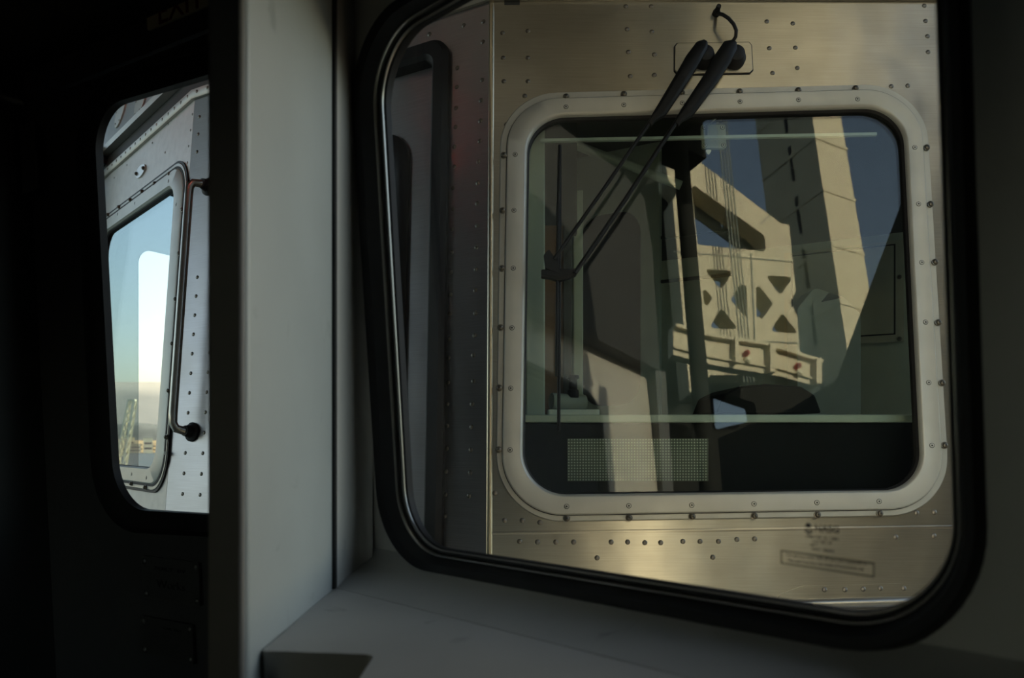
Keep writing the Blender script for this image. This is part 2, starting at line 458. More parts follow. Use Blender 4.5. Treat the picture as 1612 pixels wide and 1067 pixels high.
# ------------------------------------------------------------------ our car: the setting
# window facet
def mixo(A, B, f): return [(p[0]+(q[0]-p[0])*f, p[1]+(q[1]-p[1])*f) for p, q in zip(A, B)]
def pxs(P, l): return [P.ab(*p) for p in l]
og = rounded(pxs(OW, [(642, 856), (1503, 988), (1456, -420), (598, 72)]), [0.085, 0.085, 0.085, 0.085], 14)
oo = rounded(pxs(OW, [(603, 890), (1562, 1074), (1512, -520), (548, 45)]), [0.12, 0.12, 0.12, 0.12], 14)
a_corner_r = (Vector((OWR[0], OWR[1], 0)) - OW.p0).dot(OW.ea)
a_part = (Vector((-0.25, 1.20, 0)) - OW.p0).dot(OW.ea)
mb = MB()
om = [((p[0]*0.12+q[0]*0.88), (p[1]*0.12+q[1]*0.88)) for p, q in zip(og, oo)]
mb.prism(rect(a_part-0.10, -1.55, a_corner_r+0.05, 0.80), [om], -0.03, 0.0, 0, 1, 0)
w = build('wall_front_right', mb, [M['grp'], M['our_skin']], OW.M)
tag(w, kind='structure')
win = empty('window_1', OW.px(1040, 500), kind='structure')
def ringp(name, f0, f1, h0, h1, mat, bev=0.25):
    df = (f1-f0)*bev; dh = (h1-h0)*bev
    prof = [(f0, h0), (f0, h1-dh), (f0+df, h1), (f1-df, h1), (f1, h1-dh), (f1, h0)]
    return build(name, MB().loft(og, oo, prof), mat, OW.M, win)
ringp('rubber_gasket', 0.285, 1.0, -0.03, 0.014, M['rubber'], 0.3)
ringp('steel_trim', 0.215, 0.29, -0.003, 0.003, M['trim'], 0.3)
ringp('inner_gasket', 0.0, 0.25, -0.012, -0.002, M['rubber'], 0.3)
ringp('thin_trim', 0.04, 0.075, -0.003, 0.0005, M['trim'], 0.3)
ringp('outer_gasket', 0.6, 1.1, -0.040, -0.0295, M['rubber'], 0.3)
build('glass_pane', MB().prism(mixo(og, oo, .5), (), -0.016, -0.011), M['glass_own'], OW.M, win)
# printed marking on the glass
GH = -0.0095
def on_glass_text(body, px, h_px, w_px, mat, name):
    me = text_mesh(body, mat, bold=0.018)
    xs = [v.co.x for v in me.vertices]; ys = [v.co.y for v in me.vertices]
    a0, b0 = OW.ab(px[0], px[1], GH); a1, _ = OW.ab(px[0]+w_px, px[1]+w_px*0.14, GH); _, b1 = OW.ab(px[0], px[1]-h_px, GH)
    sx = (a1-a0)/(max(xs)-min(xs)); sy = (b1-b0)/(max(ys)-min(ys))
    for v in me.vertices: v.co = ((v.co.x-min(xs))*sx, (v.co.y-min(ys))*sy, 0)
    return share(name, me, OW.at(a0, b0, GH), win)
on_glass_text('NASG', (1283, 836), 11, 38, M['ink'], 'glass_lettering')
lg = MB()
def gp(x, y): a, b = OW.ab(x, y, GH); return (a, b)
lg.prism([gp(1272.5, 822), gp(1278.5, 827.5), gp(1273, 831), gp(1267, 826.5)], (), 0, 0.0004)
for k in (0, 4):
    lg.prism([gp(1267, 830+k), gp(1273, 835+k), gp(1279.5, 832+k), gp(1279.5, 834+k), gp(1273, 837.5+k), gp(1267, 832.3+k)], (), 0, 0.0004)
build('glass_logo', lg, M['ink'], OW.at(0, 0, GH), win)
on_glass_text('ARM/TYPE  22 - 13801', (1268, 846), 4, 52, M['ink'], 'glass_lettering')
on_glass_text('AS 27  M37  AS1', (1279, 853.5), 3.6, 31, M['ink'], 'glass_lettering')
on_glass_text('M71', (1276, 859), 3.2, 10, M['ink'], 'glass_lettering')
on_glass_text('PART  988843', (1278, 866), 4, 35, M['ink'], 'glass_lettering')
on_glass_text('This glazing meets CFR 49 Part 223 Appendix A', (1237, 876), 5, 127, M['ink'], 'glass_lettering')
on_glass_text('This side must face the inside of locomotive cab', (1240, 884), 5, 120, M['ink'], 'glass_lettering')
fr_o = [gp(1229, 865), gp(1377, 885), gp(1377, 909), gp(1229, 887)]
fr_i = [gp(1231.5, 868), gp(1374.5, 888), gp(1374.5, 906), gp(1231.5, 885)]
build('glass_print_border', MB().loft(fr_i, fr_o, [(0, 0), (0, .0004), (1, .0004), (1, 0)], smooth=False), M['ink_soft'], OW.at(0, 0, GH), win)

# end-door facet: wall, leaf, window
wa0, wa1 = OD.ab(62, 600)[0], 0.10
dg_i = rounded(pxs(OD, [(183, 800), (420, 815), (400, 98), (150, 172)]), [0.10, 0.07, 0.07, 0.085], 12)
dg_o = rounded(pxs(OD, [(150, 835), (460, 852), (440, 45), (115, 145)]), [0.14, 0.1, 0.1, 0.13], 12)
mid = [((p[0]+q[0])/2, (p[1]+q[1])/2) for p, q in zip(dg_i, dg_o)]
mb = MB().prism(rect(wa0-0.02, -1.55, wa1, 0.80), [rounded([( -0.80, -1.5), (-0.02, -1.5), (-0.02, 0.74), (-0.80, 0.74)], 0.03, 4)], -0.03, 0, 0, 1, 0)
w = build('wall_front', mb, [M['dark'], M['our_skin']], OD.M); tag(w, kind='structure')
door = empty('door_1', OD.pt(-0.4, -1.5), kind='structure')
build('door_leaf', MB().prism(rect(-0.795, -1.5, -0.025, 0.735), [mixo(dg_i, dg_o, .85)], -0.03, -0.004, 0, 1, 0), [M['dark'], M['our_skin']], OD.M, door)
build('window_gasket', MB().loft(dg_i, dg_o, [(0, -.012), (0, .004), (.3, .012), (.75, .012), (1, .002), (1, -.004), (.85,-.03), (.6,-.034)]), M['rubber'], OD.M, door)
build('glass_pane', MB().prism(mid, (), -0.016, -0.011), M['glass_own'], OD.M, door)
# edge strip with screws on the left jamb
strip_pts = [(46, 320), (50, 383), (55, 475), (60, 580), (67, 685), (72, 790), (72, 890), (63, 1000)]
a_s = [OD.ab(x, y)[0] for x, y in strip_pts]
build('jamb_strip', MB().prism(rect(min(a_s)-0.03, -1.5, min(a_s)+0.012, 0.76), (), 0, 0.012), M['dark'], OD.M, door, 0.004)
scr = MB().lathe([(0.007, 0), (0.007, 0.002), (0.004, 0.0045), (0.001, 0.005)], 10).mesh('jamb_screw', [M['plate']])
for (x, y) in strip_pts[1:]:
    a, b = OD.ab(x, y, 0.012); share('jamb_screw', scr, OD.at(min(a_s), b, 0.012), door)
# hinge
hg = MB().box((-0.085, -0.07, 0), (0.055, 0.075, 0.008))
for k in range(3): hg.tube([(-0.012, -0.072, 0.016), (-0.012, 0.077, 0.016)], 0.012, 12)
a, b = OD.ab(45, 258)
h = build('hinge', hg, M['dark'], OD.at(a+0.01, b, 0.012), door, 0.002)
for dz in (-0.05, 0.0, 0.05):
    share('hinge_screw', scr, OD.at(a-0.05, b+dz, 0.020), h)
# lettering on the door, exit sign, name plates
def od_text(body, p0, p1, hpx, mat, name, parent, h=0.0, lift=0.001):
    me = text_mesh(body, mat, extrude=0.0005)
    xs = [v.co.x for v in me.vertices]; ys = [v.co.y for v in me.vertices]
    a0, b0 = OD.ab(p0[0], p0[1], h); a1, _ = OD.ab(p1[0], p1[1], h); _, b1 = OD.ab(p0[0], p0[1]-hpx, h)
    sx = (a1-a0)/(max(xs)-min(xs)); sy = (b1-b0)/(max(ys)-min(ys))
    for v in me.vertices: v.co = ((v.co.x-min(xs))*sx, (v.co.y-min(ys))*sy, v.co.z)
    return share(name, me, OD.at(a0, b0, h+lift), parent)
od_text('DO NOT PASS BETWEEN CARS', (122, 124), (352, 46), 12, M['letter'], 'door_lettering', door, -0.004)
od_text('WHILE TRAIN IS IN MOTION', (135, 146), (345, 80), 12, M['letter'], 'door_lettering', door, -0.004)
ex = empty('exit_sign', OD.px(285, 40), 'cream sign plate with red EXIT lettering above the door window', 'sign')
a0, b0 = OD.ab(235, 50); a1, _ = OD.ab(334, 20); b1 = OD.ab(235, -2)[1]
build('sign_plate', MB().prism(rounded(rect(a0, b0, a1, b1), 0.004, 3), (), -0.002, 0.004), M['sign'], OD.M, ex)
od_text('EXIT', (251, 39), (322, 18), 38, M['red'], 'sign_lettering', ex, 0.004, 0.0008)
def name_plate(q, label, lines):
    pl = empty('name_plate', OD.px(*q[0]), label, 'plate')
    pa, pb = zip(*[OD.ab(*p) for p in q])
    build('plate', MB().prism(rounded(rect(min(pa), min(pb), max(pa), max(pb)), 0.004, 3), (), -0.002, 0.004), M['plate'], OD.M, pl)
    for aa in (min(pa)+0.01, max(pa)-0.01):
        for bb in (min(pb)+0.01, max(pb)-0.01): share('plate_screw', scr, OD.at(aa, bb, 0.003), pl)
    for (p0, p1, hh, t) in lines: od_text(t, p0, p1, hh, M['ink'], 'plate_lettering', pl, 0.004, 0.0006)
name_plate([(225, 874), (318, 955)], 'upper riveted metal name plate below the door window', [((244, 896), (293, 901), 5, 'BUILT  BY'), ((247, 924), (292, 930), 12, 'Works')])
name_plate([(223, 968), (308, 1046)], 'lower plain riveted metal plate near the bottom of the door', [((257, 990), (285, 994), 4, 'CAR  NO')])

# left wall, partition, ledge, back of our car
lw0 = OD.pt(wa0, 0); lw1 = lw0 - AX*0.75
PLW = Plane(lw0, (AX.x, AX.y), (0, 0))
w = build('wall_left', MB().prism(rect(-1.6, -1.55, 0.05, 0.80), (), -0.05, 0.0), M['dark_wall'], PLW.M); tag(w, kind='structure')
part = MB().prism(rounded([(-0.284, 0.722), (-0.250, 0.722), (-0.250, 1.21), (-0.284, 1.24)], [0.012, 0.008, 0.001, 0.001], 4), (), -1.55, 0.80)
w = build('wall_partition', part, M['partition'], T0); tag(w, kind='structure')
build('front_edge_lining', MB().box((-0.286, 0.714, -1.54), (-0.252, 0.7225, 0.79)), M['brown_dark'], T0, w, 0.004)
# dark seam between the partition and the moulded window surround
t = build('trim_1', MB().box((-0.2515, 1.058, -0.209), (-0.2455, 1.085, 0.79)), M['seam'], T0); tag(t, kind='structure')
# moulded surround: curved cove from the partition seam onto the window wall, and down onto the ledge
cv = MB()
def cove(profile_pts, z0, z1):
    k = len(cv.v); n = len(profile_pts)
    for z in (z0, z1):
        for p in profile_pts: cv.v.append((p[0], p[1], z))
    for i in range(n-1):
        cv.f.append([k+i, k+i+1, k+n+i+1, k+n+i]); cv.mi.append(0); cv.sm.append(True)
Ncove = 24
cs = Vector((-0.2455, 1.070)); ce = Vector((-0.213, 1.163)); cc = Vector((-0.243, 1.165))
pr = []
for i in range(Ncove+1):
    t_ = i/Ncove
    p = cs*(1-t_)**2 + cc*2*t_*(1-t_) + ce*t_*t_
    pr.append(p)
pr2 = [Vector((-0.2455, 1.195))] + pr
cove_mb = MB().prism([(p.x, p.y) for p in pr2], (), -0.30, 0.79)
t = build('trim_2', cove_mb, M['grp'], T0); tag(t, kind='structure')
# sill slope under the window
ss = []
for (d, z) in [(0.0, -0.27), (0.0, -0.168), (0.004, -0.176), (0.016, -0.187), (0.04, -0.197), (0.075, -0.206), (0.10, -0.2095), (0.10, -0.27)]: ss.append((d, z))
sl = MB(); k = 0
qa, qb = a_part+0.0, a_corner_r
for a in (qa, qb):
    for d, z in ss:
        p = OW.p0 + OW.ea*a + Vector((-0.7071, -0.7071, 0))*(d-0.002*0) + Vector((0, 0, z)) + Vector((-0.035, -0.035, 0))*z
        sl.v.append(tuple(p))
n = len(ss)
for i in range(n):
    j = (i+1) % n
    sl.f.append([i, j, n+j, n+i]); sl.mi.append(0); sl.sm.append(i in (1, 2, 3, 4, 5))
sl.f.append(list(range(n))); sl.mi.append(0); sl.sm.append(False)
sl.f.append([n+i for i in reversed(range(n))]); sl.mi.append(0); sl.sm.append(False)
t = build('trim_3', sl, M['ledge'], T0); tag(t, kind='structure')
# ledge with a cut-out at its front
def lz(x, y, z=-0.21):
    v = (HY-y)/F; Y = z/v; return ((x-CX)/F*Y, Y)
led = [(-0.2495, 1.195), lz(412, 1024), lz(590, 1030), lz(560, 1075), (-0.05, 0.40), (0.30, 0.12), (0.60, 0.33)]
ledr = rounded(led, [0.002, 0.006, 0.012, 0.02, 0.02, 0.02, 0.002], 4)
t = build('trim_4', MB().prism(ledr, (), -0.24, -0.21), M['ledge'], T0, bevel=0.008, seg=3); tag(t, kind='structure')
und = rounded([(p[0], p[1]) for p in [(-0.2495, 1.195), lz(420, 1040), lz(575, 1046), lz(552, 1085), (-0.03, 0.42), (0.30, 0.15), (0.60, 0.34)]], 0.004, 3)
u_ = build('under_lip', MB().prism(und, (), -0.265, -0.2405), M['ledge'], T0, t)
bx = build('heater_box', MB().prism(rounded([(-0.2495, 1.18), (-0.2495, 0.85), (-0.10, 0.85), (-0.02, 0.62), (0.30, 0.25), (0.55, 0.36)], 0.004, 3), (), -1.53, -0.266), M['dark'], T0, t)
# right side wall of our car, back, ceiling, floor
rw = Vector((OWR[0], OWR[1], 0))
PRW = Plane(rw, (-AX.x, -AX.y), (0, 0))
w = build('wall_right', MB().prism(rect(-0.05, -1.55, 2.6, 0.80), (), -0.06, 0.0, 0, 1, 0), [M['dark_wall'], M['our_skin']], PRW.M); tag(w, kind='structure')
bk = rw - AX*2.6
PB = Plane(bk, (-0.868, 0.496), (0, 0))
bw = rounded(rect(0.75, -0.35, 1.75, 0.40), .06, 5)
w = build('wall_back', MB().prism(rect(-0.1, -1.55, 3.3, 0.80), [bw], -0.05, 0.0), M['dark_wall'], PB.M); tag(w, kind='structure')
w2 = empty('window_fill', PB.pt(1.3, 0.05), kind='structure')  # unseen window added to let fill light into our interior
build('glass_pane', MB().prism(bw, (), -.03, -.024), M['glass_own'], PB.M, w2)
build('rubber_gasket', MB().loft(rounded(rect(0.76, -0.34, 1.74, 0.39), .05, 5), rounded(rect(0.72, -0.38, 1.78, 0.43), .09, 5), [(0, -.05), (0, .01), (1, .01), (1, -.05)]), M['rubber'], PB.M, w2)
lwe = lw0 - AX*1.6
w = build('wall_left_rear', MB().prism(rect(-3.2, -1.55, -1.55, 0.80), (), -0.05, 0.0), M['dark_wall'], PLW.M); tag(w, kind='structure')
plan = [tuple((rw + Vector((0.05, 0.03, 0)))[:2]), tuple((OW.pt(a_part-0.1, 0) + Vector((0.05, 0.05, 0)))[:2]), tuple((OD.pt(wa0-0.05, 0) + AX*0.07)[:2]), tuple((lw0 - AX*3.2 - Vector((0.08, -0.04, 0)))[:2]), tuple((bk - AX*0.1 + Vector((0.06, -0.03, 0)))[:2])]
w = build('ceiling', MB().prism(plan, (), 0.80, 1.15, 1, 0, 1), [M['dark_wall'], M['roof_paint']], T0); tag(w, kind='structure')
cxp = sum(p[0] for p in plan)/5; cyp = sum(p[1] for p in plan)/5
rf = MB(); NP = len(plan)
for (f, z) in ((1.0, 1.15), (1.0, 1.42), (0.985, 1.72), (0.93, 1.86), (0.80, 1.92)):
    for p in plan: rf.v.append((cxp+(p[0]-cxp)*f, cyp+(p[1]-cyp)*f, z))
for i in range(4):
    for j in range(NP):
        j2 = (j+1) % NP; rf.f.append([i*NP+j, i*NP+j2, (i+1)*NP+j2, (i+1)*NP+j]); rf.mi.append(0); rf.sm.append(False)
rf.f.append(list(range(NP))); rf.mi.append(0); rf.sm.append(False)
rf.f.append([4*NP+j for j in range(NP)]); rf.mi.append(0); rf.sm.append(False)
w = build('ceiling_roof_cap', rf, [M['roof_paint']], T0); tag(w, kind='structure')
for am, zm in ((-0.80, 1.60), (-0.66, 1.34)):
    Mk = OD.at(am, OD.bz(zm), -0.075)
    build('marker_lamp', MB().lathe([(.055, 0), (.055, -.03), (.04, -.05), (.015, -.058)], 16), M['marker'], Mk, w)
w = build('floor', MB().prism(plan, (), -1.65, -1.55), [M['dark_wall']], T0); tag(w, kind='structure')

# ------------------------------------------------------------------ the coupled car
car = empty('railcar', (0.3, 2.6, -2.35), 'stainless steel rail car end with riveted panels seen through the big window', 'train car')
def rp(l): return pxs(PR, l)
FO = rounded(rp([(780, 823), (1496, 811), (1455, 132), (788, 149)]), [0.155, 0.150, 0.150, 0.150], 14)
FS = rounded(rp([(789, 813), (1484, 801), (1445, 142), (799, 160)]), [0.140, 0.135, 0.135, 0.135], 14)
FG = rounded(rp([(822, 779), (1450, 771), (1420, 170), (831, 187)]), [0.100, 0.095, 0.095, 0.100], 14)
def mix(A, B, f): return [(p[0]+(q[0]-p[0])*f, p[1]+(q[1]-p[1])*f) for p, q in zip(A, B)]
ac = PR.ab(771, 690)[0]
panel = MB().prism(rect(ac, PR.bz(BOT), R_END, PR.bz(ZT)), [mix(FS, FG, 0.4)], -0.004, 0.0)
fp = build('front_panel', panel, M['steel'], PR.M, car)
fr = build('window_frame', MB().loft(FG, FS, [(0, -.02), (0, .004), (.08, .011), (.16, .013), (.93, .013), (.985, .011), (.99, -.004), (.2, -.02)]), M['frame'], PR.M, car)
fl = build('frame_flange', MB().loft(FS, FO, [(.0, -.003), (.02, .0055), (.12, .007), (.85, .007), (1, .003), (1, -.003)]), M['frame'], PR.M, car)
build('frame_seam', MB().loft(mix(FS, FG, .04), mix(FS, FO, .07), [(0, -.003), (0, .0062), (1, .0062), (1, -.003)]), M['seam'], PR.M, car)
build('glass_bead', MB().loft(mix(FG, FS, -.10), mix(FG, FS, .02), [(0, -.016), (0, -.005), (1, .002), (1, -.016)]), M['rubber'], PR.M, car)
glass = build('cab_windshield', MB().prism(mix(FG, FS, 0.25), (), -0.018, -0.012), M['glass_r'], PR.M, car)
# fasteners
bolt = MB().lathe([(0.0080, 0), (0.0080, 0.0040), (0.0066, 0.0044), (0.0064, 0.0064), (0.0050, 0.0084), (0.0028, 0.0094)], 16)
bolt.lathe([(0.0026, 0.0094), (0.0024, 0.0098)], 6, 1)
boltm = bolt.mesh('bolt', [M['bolt'], M['socket']])
sc = MB().lathe([(0.0062, 0), (0.0060, 0.0008)], 16, 1)
sc.lathe([(0.0050, 0.0004), (0.0048, 0.0012), (0.0042, 0.0014)], 16, 0)
sc.lathe([(0.0022, 0.0014), (0.0020, 0.0017)], 8, 1)
screwm = sc.mesh('screw', [M['frame'], M['socket']])
rv = MB().lathe([(0.0062, 0), (0.0058, 0.0012), (0.0040, 0.0024), (0.0012, 0.0030)], 12)
rivm = rv.mesh('rivet', [M['rivet']])
rivs = MB().lathe([(0.0045, 0), (0.0042, 0.0010), (0.0026, 0.0018), (0.0010, 0.0021)], 10).mesh('small_rivet', [M['rivet']])
B_R = [(891,153),(982,149),(1073,147),(1164,145),(1256,143),(1346,140),(793,245),(791,332),(790,423),(788,516),(786,611),(785,708),
       (1458,233),(1464,322),(1471,413),(1476,508),(1482,603),(1486,701),(892,816),(990,815),(1089,813),(1187,812),(1286,810),(1384,808)]
S_R = [(891,168),(982,165),(1074,162),(1165,160),(1257,157),(1350,156),(811,243),(809,331),(808,422),(806,516),(804,611),(803,708),
       (1440,232),(1446,321),(1451,413),(1457,507),(1462,602),(1467,701),(892,797),(990,796),(1089,795),(1187,793),(1286,791),(1384,789)]
for p in B_R: share('bolt', boltm, PR.at(*PR.ab(p[0], p[1], .007), .0068), fl)
for p in S_R: share('screw', screwm, PR.at(*PR.ab(p[0], p[1], .013), .0128), fr)
V_R = [(791,52),(792,91),(793,128),(797,196),(831,49),(831,91),(831,128),(826,151),(985,10),(987,46),(989,82),(992,120),(1025,10),(1026,50),(1030,86),(1030,118),
       (1207,34),(1211,76),(1216,115),(1248,37),(1252,75),(1255,107),(1403,136),(1429,135),(1455,9),(1457,33),(1460,57),(1461,82),(779,776),(794,819),(822,819),(850,822),
       (818,852),(846,853),(875,853),(903,853),(962,853),(988,853),(1015,854),(1040,854),(1075,852),(1102,852),(1131,852),(1160,849),(1188,848),
       (940,878),(1122,877),(1443,807),(1471,806),(1470,843),(1410,845)]
for p in V_R: share('rivet', rivm, PR.at(*PR.ab(*p), -.0002), fp)
# pressed crease on the lower panel
ca, cb = PR.ab(771, 839); ca2, cb2 = PR.ab(1500, 829)
build('pressed_crease', MB().tube([(ca+.004, cb, -.002), (ca2, cb2, -.002), (R_END, cb2, -.002)], 0.0055, 10, flat=0.55, up=(0, 0, 1)), M['steel'], PR.M, car)
# step lip low on the panel
lip = rounded(rp([(1222, 937), (1262, 922), (1420, 918), (1462, 936), (1462, 950), (1222, 950)]), [.02, .03, .03, .02, .004, .004], 5)
st_ = build('step_plate', MB().prism(lip, (), 0, 0.006), M['steel'], PR.M, car, 0.0015)
for x, y in [(1298, 928), (1330, 928), (1359, 927), (1386, 926), (1423, 926)]: share('rivet', rivm, PR.at(*PR.ab(x, y, .006), .0058), st_)
sa0, sb0 = PR.ab(1180, 953); sa1, sb1 = PR.ab(1520, 945)
build('step_rail', MB().tube([(sa0, sb0, .012), (sa1, sb1, .012), (sa1+.1, sb1, .012)], 0.013, 16), M['trim'], PR.M, car)
sb2 = PR.ab(1300, 985)[1]
build('step_tread', MB().box((sa0-.02, sb2-.03, 0), (R_END-.03, sb2, .12)), M['trim'], PR.M, car, 0.004)

# end-door facet
dA0, dA1 = -0.95, PC.u(709, 110)[0]
dB1 = PC.ab(685, 66)[1]; dB0 = PC.bz(BOT) + 0.06
iA1 = PC.u(684, 130)[0]; iB1 = PC.ab(672, 99)[1]
DO = PC.sh(rounded([(dA0, dB0), (dA1, dB0), (dA1, dB1), (dA0, dB1)], [.03, .03, .06, .06], 8))
DI = PC.sh(rounded([(dA0+.05, dB0+.03), (iA1, dB0+.03), (iA1, iB1), (dA0+.05, iB1)], [.02, .02, .025, .025], 8))
cp = build('end_panel', MB().prism(PC.sh(rect(-CW, PC.bz(BOT), 0, PC.bz(ZT))), [mix(DI, DO, .5)], -0.004, 0.0), M['steel_c'], PC.M, car)
build('door_seal', MB().loft(DI, DO, [(0, -.03), (0, .012), (.2, .022), (.8, .022), (1, .010), (1, -.003)]), M['rubber'], PC.M, car)
wA1 = PC.u(637, 300)[0]; wB1 = PC.ab(612, 205)[1]; jA1 = PC.u(614, 320)[0]; jB1 = PC.ab(604, 250)[1]
WO = PC.sh(rounded([(dA0+.15, -0.35), (wA1, -0.35), (wA1, wB1), (dA0+.15, wB1)], .09, 8))
WI = PC.sh(rounded([(dA0+.19, -0.31), (jA1, -0.31), (jA1, jB1), (dA0+.19, jB1)], .065, 8))
ed = build('end_door', MB().prism(mix(DI, DO, .3), [mix(WI, WO, .5)], -0.034, -0.022), M['steel_c'], PC.M, car)
build('door_window_gasket', MB().loft(WI, WO, [(0, -.035), (0, -.012), (.3, -.006), (.75, -.006), (1, -.014), (1, -.03)]), M['rubber'], PC.M, ed)
build('door_glass', MB().prism(mix(WI, WO, .4), (), -.03, -.026), M['glass_dark'], PC.M, ed)
V_C = [(761,34),(760,66),(759,126),(757,158),(756,190),(755,222),(753,254),(752,288),(751,320),(751,355),(750,389),(749,424),(748,457),(748,493),(747,528),(745,559),(745,600),(743,636),(742,672),(741,708),(740,744),(738,780),
       (720,107),(719,137),(718,170),(717,200),(715,231),(715,262),(713,296),(713,329),(712,361),(711,397),(710,428),(709,464),(708,494),(707,533),(706,563),(705,602),(704,636),(704,670),(703,706),(702,742),(701,778),(700,812),
       (676,54),(675,78),(730,40)]
for p in V_C: share('rivet', rivm, PC.at(*PC.ab(*p), -.0002), cp)
aL1, aL2 = PC.ab(324, 190)[0], PC.ab(307, 400)[0]
for k in range(24):
    z = 1.08 - 0.0625*k
    share('rivet', rivm, PC.ats(-CW+0.155, z, -.0002), cp)
    if k > 8: share('rivet', rivm, PC.ats(-CW+0.075, z, -.0002), cp)
    elif k < 3: share('rivet', rivm, PC.ats(-CW+0.03, z, -.0002), cp)
# grab bar near the far edge of that facet
gt, gb_ = PC.u(322, 296, .0), PC.u(303, 680, .0)
ga = (gt[0]+gb_[0])/2
bar_pts = []
def arc_in(b0, b1):
    pass
hh = 0.055
gtop, gbot = gt[1], gb_[1]
bar_pts = [(ga+.012, gtop, -.002), (ga+.006, gtop, hh*.5), (ga-.004, gtop-.004, hh*.85), (ga-.01, gtop-.02, hh), (ga-.012, gtop-.05, hh), (ga-.012, (gtop+gbot)/2, hh), (ga-.012, gbot+.05, hh), (ga-.01, gbot+.02, hh), (ga-.004, gbot+.004, hh*.85), (ga+.006, gbot, hh*.5), (ga+.012, gbot, -.002)]
gbar = build('grab_bar', MB().tube([(p[0]+PC.k*p[1], p[1], p[2]) for p in bar_pts], 0.013, 14), M['trim'], PC.M, car)
brk = MB().lathe([(0.030, 0), (0.030, 0.006), (0.020, 0.012), (0.016, 0.03)], 16).mesh('grab_bar_bracket', [M['rubber']])
for b in (gtop, gbot): share('grab_bar_bracket', brk, PC.ats(ga+.012, b, 0), gbar)

# left facet with its own window
lA1 = PL.u(294, 330)[0]; lB1 = PL.ab(268, 268)[1]; lB0 = PL.ab(233, 771)[1]; lA0 = lA1-1.05
lAb = PL.u(268, 690)[0]
LO = PL.sh(rounded([(lA0, lB0), (lAb, lB0), (lA1, lB1), (lA0, lB1)], .12, 10))
s_ = 0.020
LS = PL.sh(rounded([(lA0+s_, lB0+s_), (lAb-s_*.8, lB0+s_), (lA1-s_*.8, lB1-s_), (lA0+s_, lB1-s_)], .105, 10))
g_ = 0.075
lgA = PL.u(276, 345)[0]; lgB = PL.u(252, 690)[0]
LG = PL.sh(rounded([(lA0+g_, PL.ab(210, 734)[1]), (lgB, PL.ab(210, 734)[1]), (lgA, PL.ab(240, 318)[1]), (lA0+g_, PL.ab(240, 318)[1])], .075, 10))
lp = build('side_panel', MB().prism(PL.sh(rect(-1.25, PL.bz(BOT), 0, PL.bz(ZT))), [mix(LS, LG, .4)], -0.004, 0), M['steel_l'], PL.M, car)
lf = build('side_window_frame', MB().loft(LG, LS, [(0, -.02), (0, .006), (.1, .013), (.92, .013), (.98, .010), (.99, -.004), (.2, -.02)]), M['frame'], PL.M, car)
lfl = build('side_frame_flange', MB().loft(LS, LO, [(0, -.003), (.05, .006), (.15, .008), (.85, .008), (1, .003), (1, -.003)]), M['frame'], PL.M, car)
build('side_frame_seam', MB().loft(mix(LS, LG, .06), mix(LS, LO, .35), [(0, -.003), (0, .0095), (1, .0095), (1, -.003)]), M['seam'], PL.M, car)
build('flange_shadow_ring', MB().loft(mix(LS, LO, .95), mix(LS, LO, 1.35), [(0, -.003), (0, .006), (1, .006), (1, -.003)]), M['rubber'], PL.M, car)  # dark ring imitating the shadow gap round the flange
build('side_glass_bead', MB().loft(mix(LG, LS, -.06), mix(LG, LS, .05), [(0, -.016), (0, -.004), (1, .004), (1, -.016)]), M['rubber'], PL.M, car)
build('side_glass', MB().prism(mix(LG, LS, .3), (), -.018, -.012), M['glass_l'], PL.M, car)
for p in [(171,338),(188,326),(206,315),(225,302),(245,289),(268,274),(289,330),(284,399),(278,471),(273,541),(267,615),(263,688),(187,756),(208,761),(230,767)]:
    share('bolt', boltm, PL.at(*PL.ab(p[0], p[1], .008), .0078), lfl)
for p in [(185,337),(212,320),(265,285),(277,322),(260,713),(230,752),(207,746),(187,742)]:
    share('screw', screwm, PL.at(*PL.ab(p[0], p[1], .013), .0128), lf)
for p in [(305,150),(303,180),(300,205),(297,230),(295,256),(290,170),(260,240),(240,225),(200,260),(180,280),(265,195)]:
    share('small_rivet', rivs, PL.at(*PL.ab(*p), -.0002), lp)
ov = PL.ab(223, 270)
ovm = MB().prism([(0.055*math.cos(t*math.pi/12), 0.024*math.sin(t*math.pi/12)) for t in range(24)], (), 0, .006)
ovo = build('oval_cover', ovm, M['trim'], PL.at(ov[0], ov[1], 0), car)
for s2 in (-1, 1): share('bolt', boltm, PL.at(ov[0]+s2*.042, ov[1], .0038), ovo)

# roof edge that follows the three facets
path = [Vector((R_END, 1.8)), Vector(C1[:2]), Vector(C2[:2]), Vector(L_END[:2])]
def mitre(i):
    def nrm(a, b):
        d = (b-a).normalized(); return Vector((-d.y, d.x)) * -1
    ns = []
    if i > 0: ns.append(nrm(path[i-1], path[i]))
    if i < len(path)-1: ns.append(nrm(path[i], path[i+1]))
    m = sum(ns, Vector((0, 0))); m.normalize(); m /= m.dot(ns[0]); return m
mit = [mitre(i) for i in range(4)]
if mit[0].y > 0: mit = [-m for m in mit]
def eaves(name, prof, mat, parent=car):
    s = MB(); n = len(prof)
    for i, p in enumerate(path):
        for (off, z) in prof:
            s.v.append((p.x+mit[i].x*off, p.y+mit[i].y*off+0.16*z, z))
    for i in range(3):
        for j in range(n):
            j2 = (j+1) % n
            s.f.append([i*n+j, i*n+j2, (i+1)*n+j2, (i+1)*n+j]); s.mi.append(0); s.sm.append(False)
    s.f.append(list(range(n))); s.mi.append(0); s.sm.append(False)
    s.f.append([3*n+j for j in reversed(range(n))]); s.mi.append(0); s.sm.append(False)
    return build(name, s, mat, T0, parent)
dr = eaves('drip_rail', [(-.004, ZT-.002), (.010, ZT-.002), (.014, ZT+.005), (.014, ZT+.028), (-.004, ZT+.031)], M['frame'])
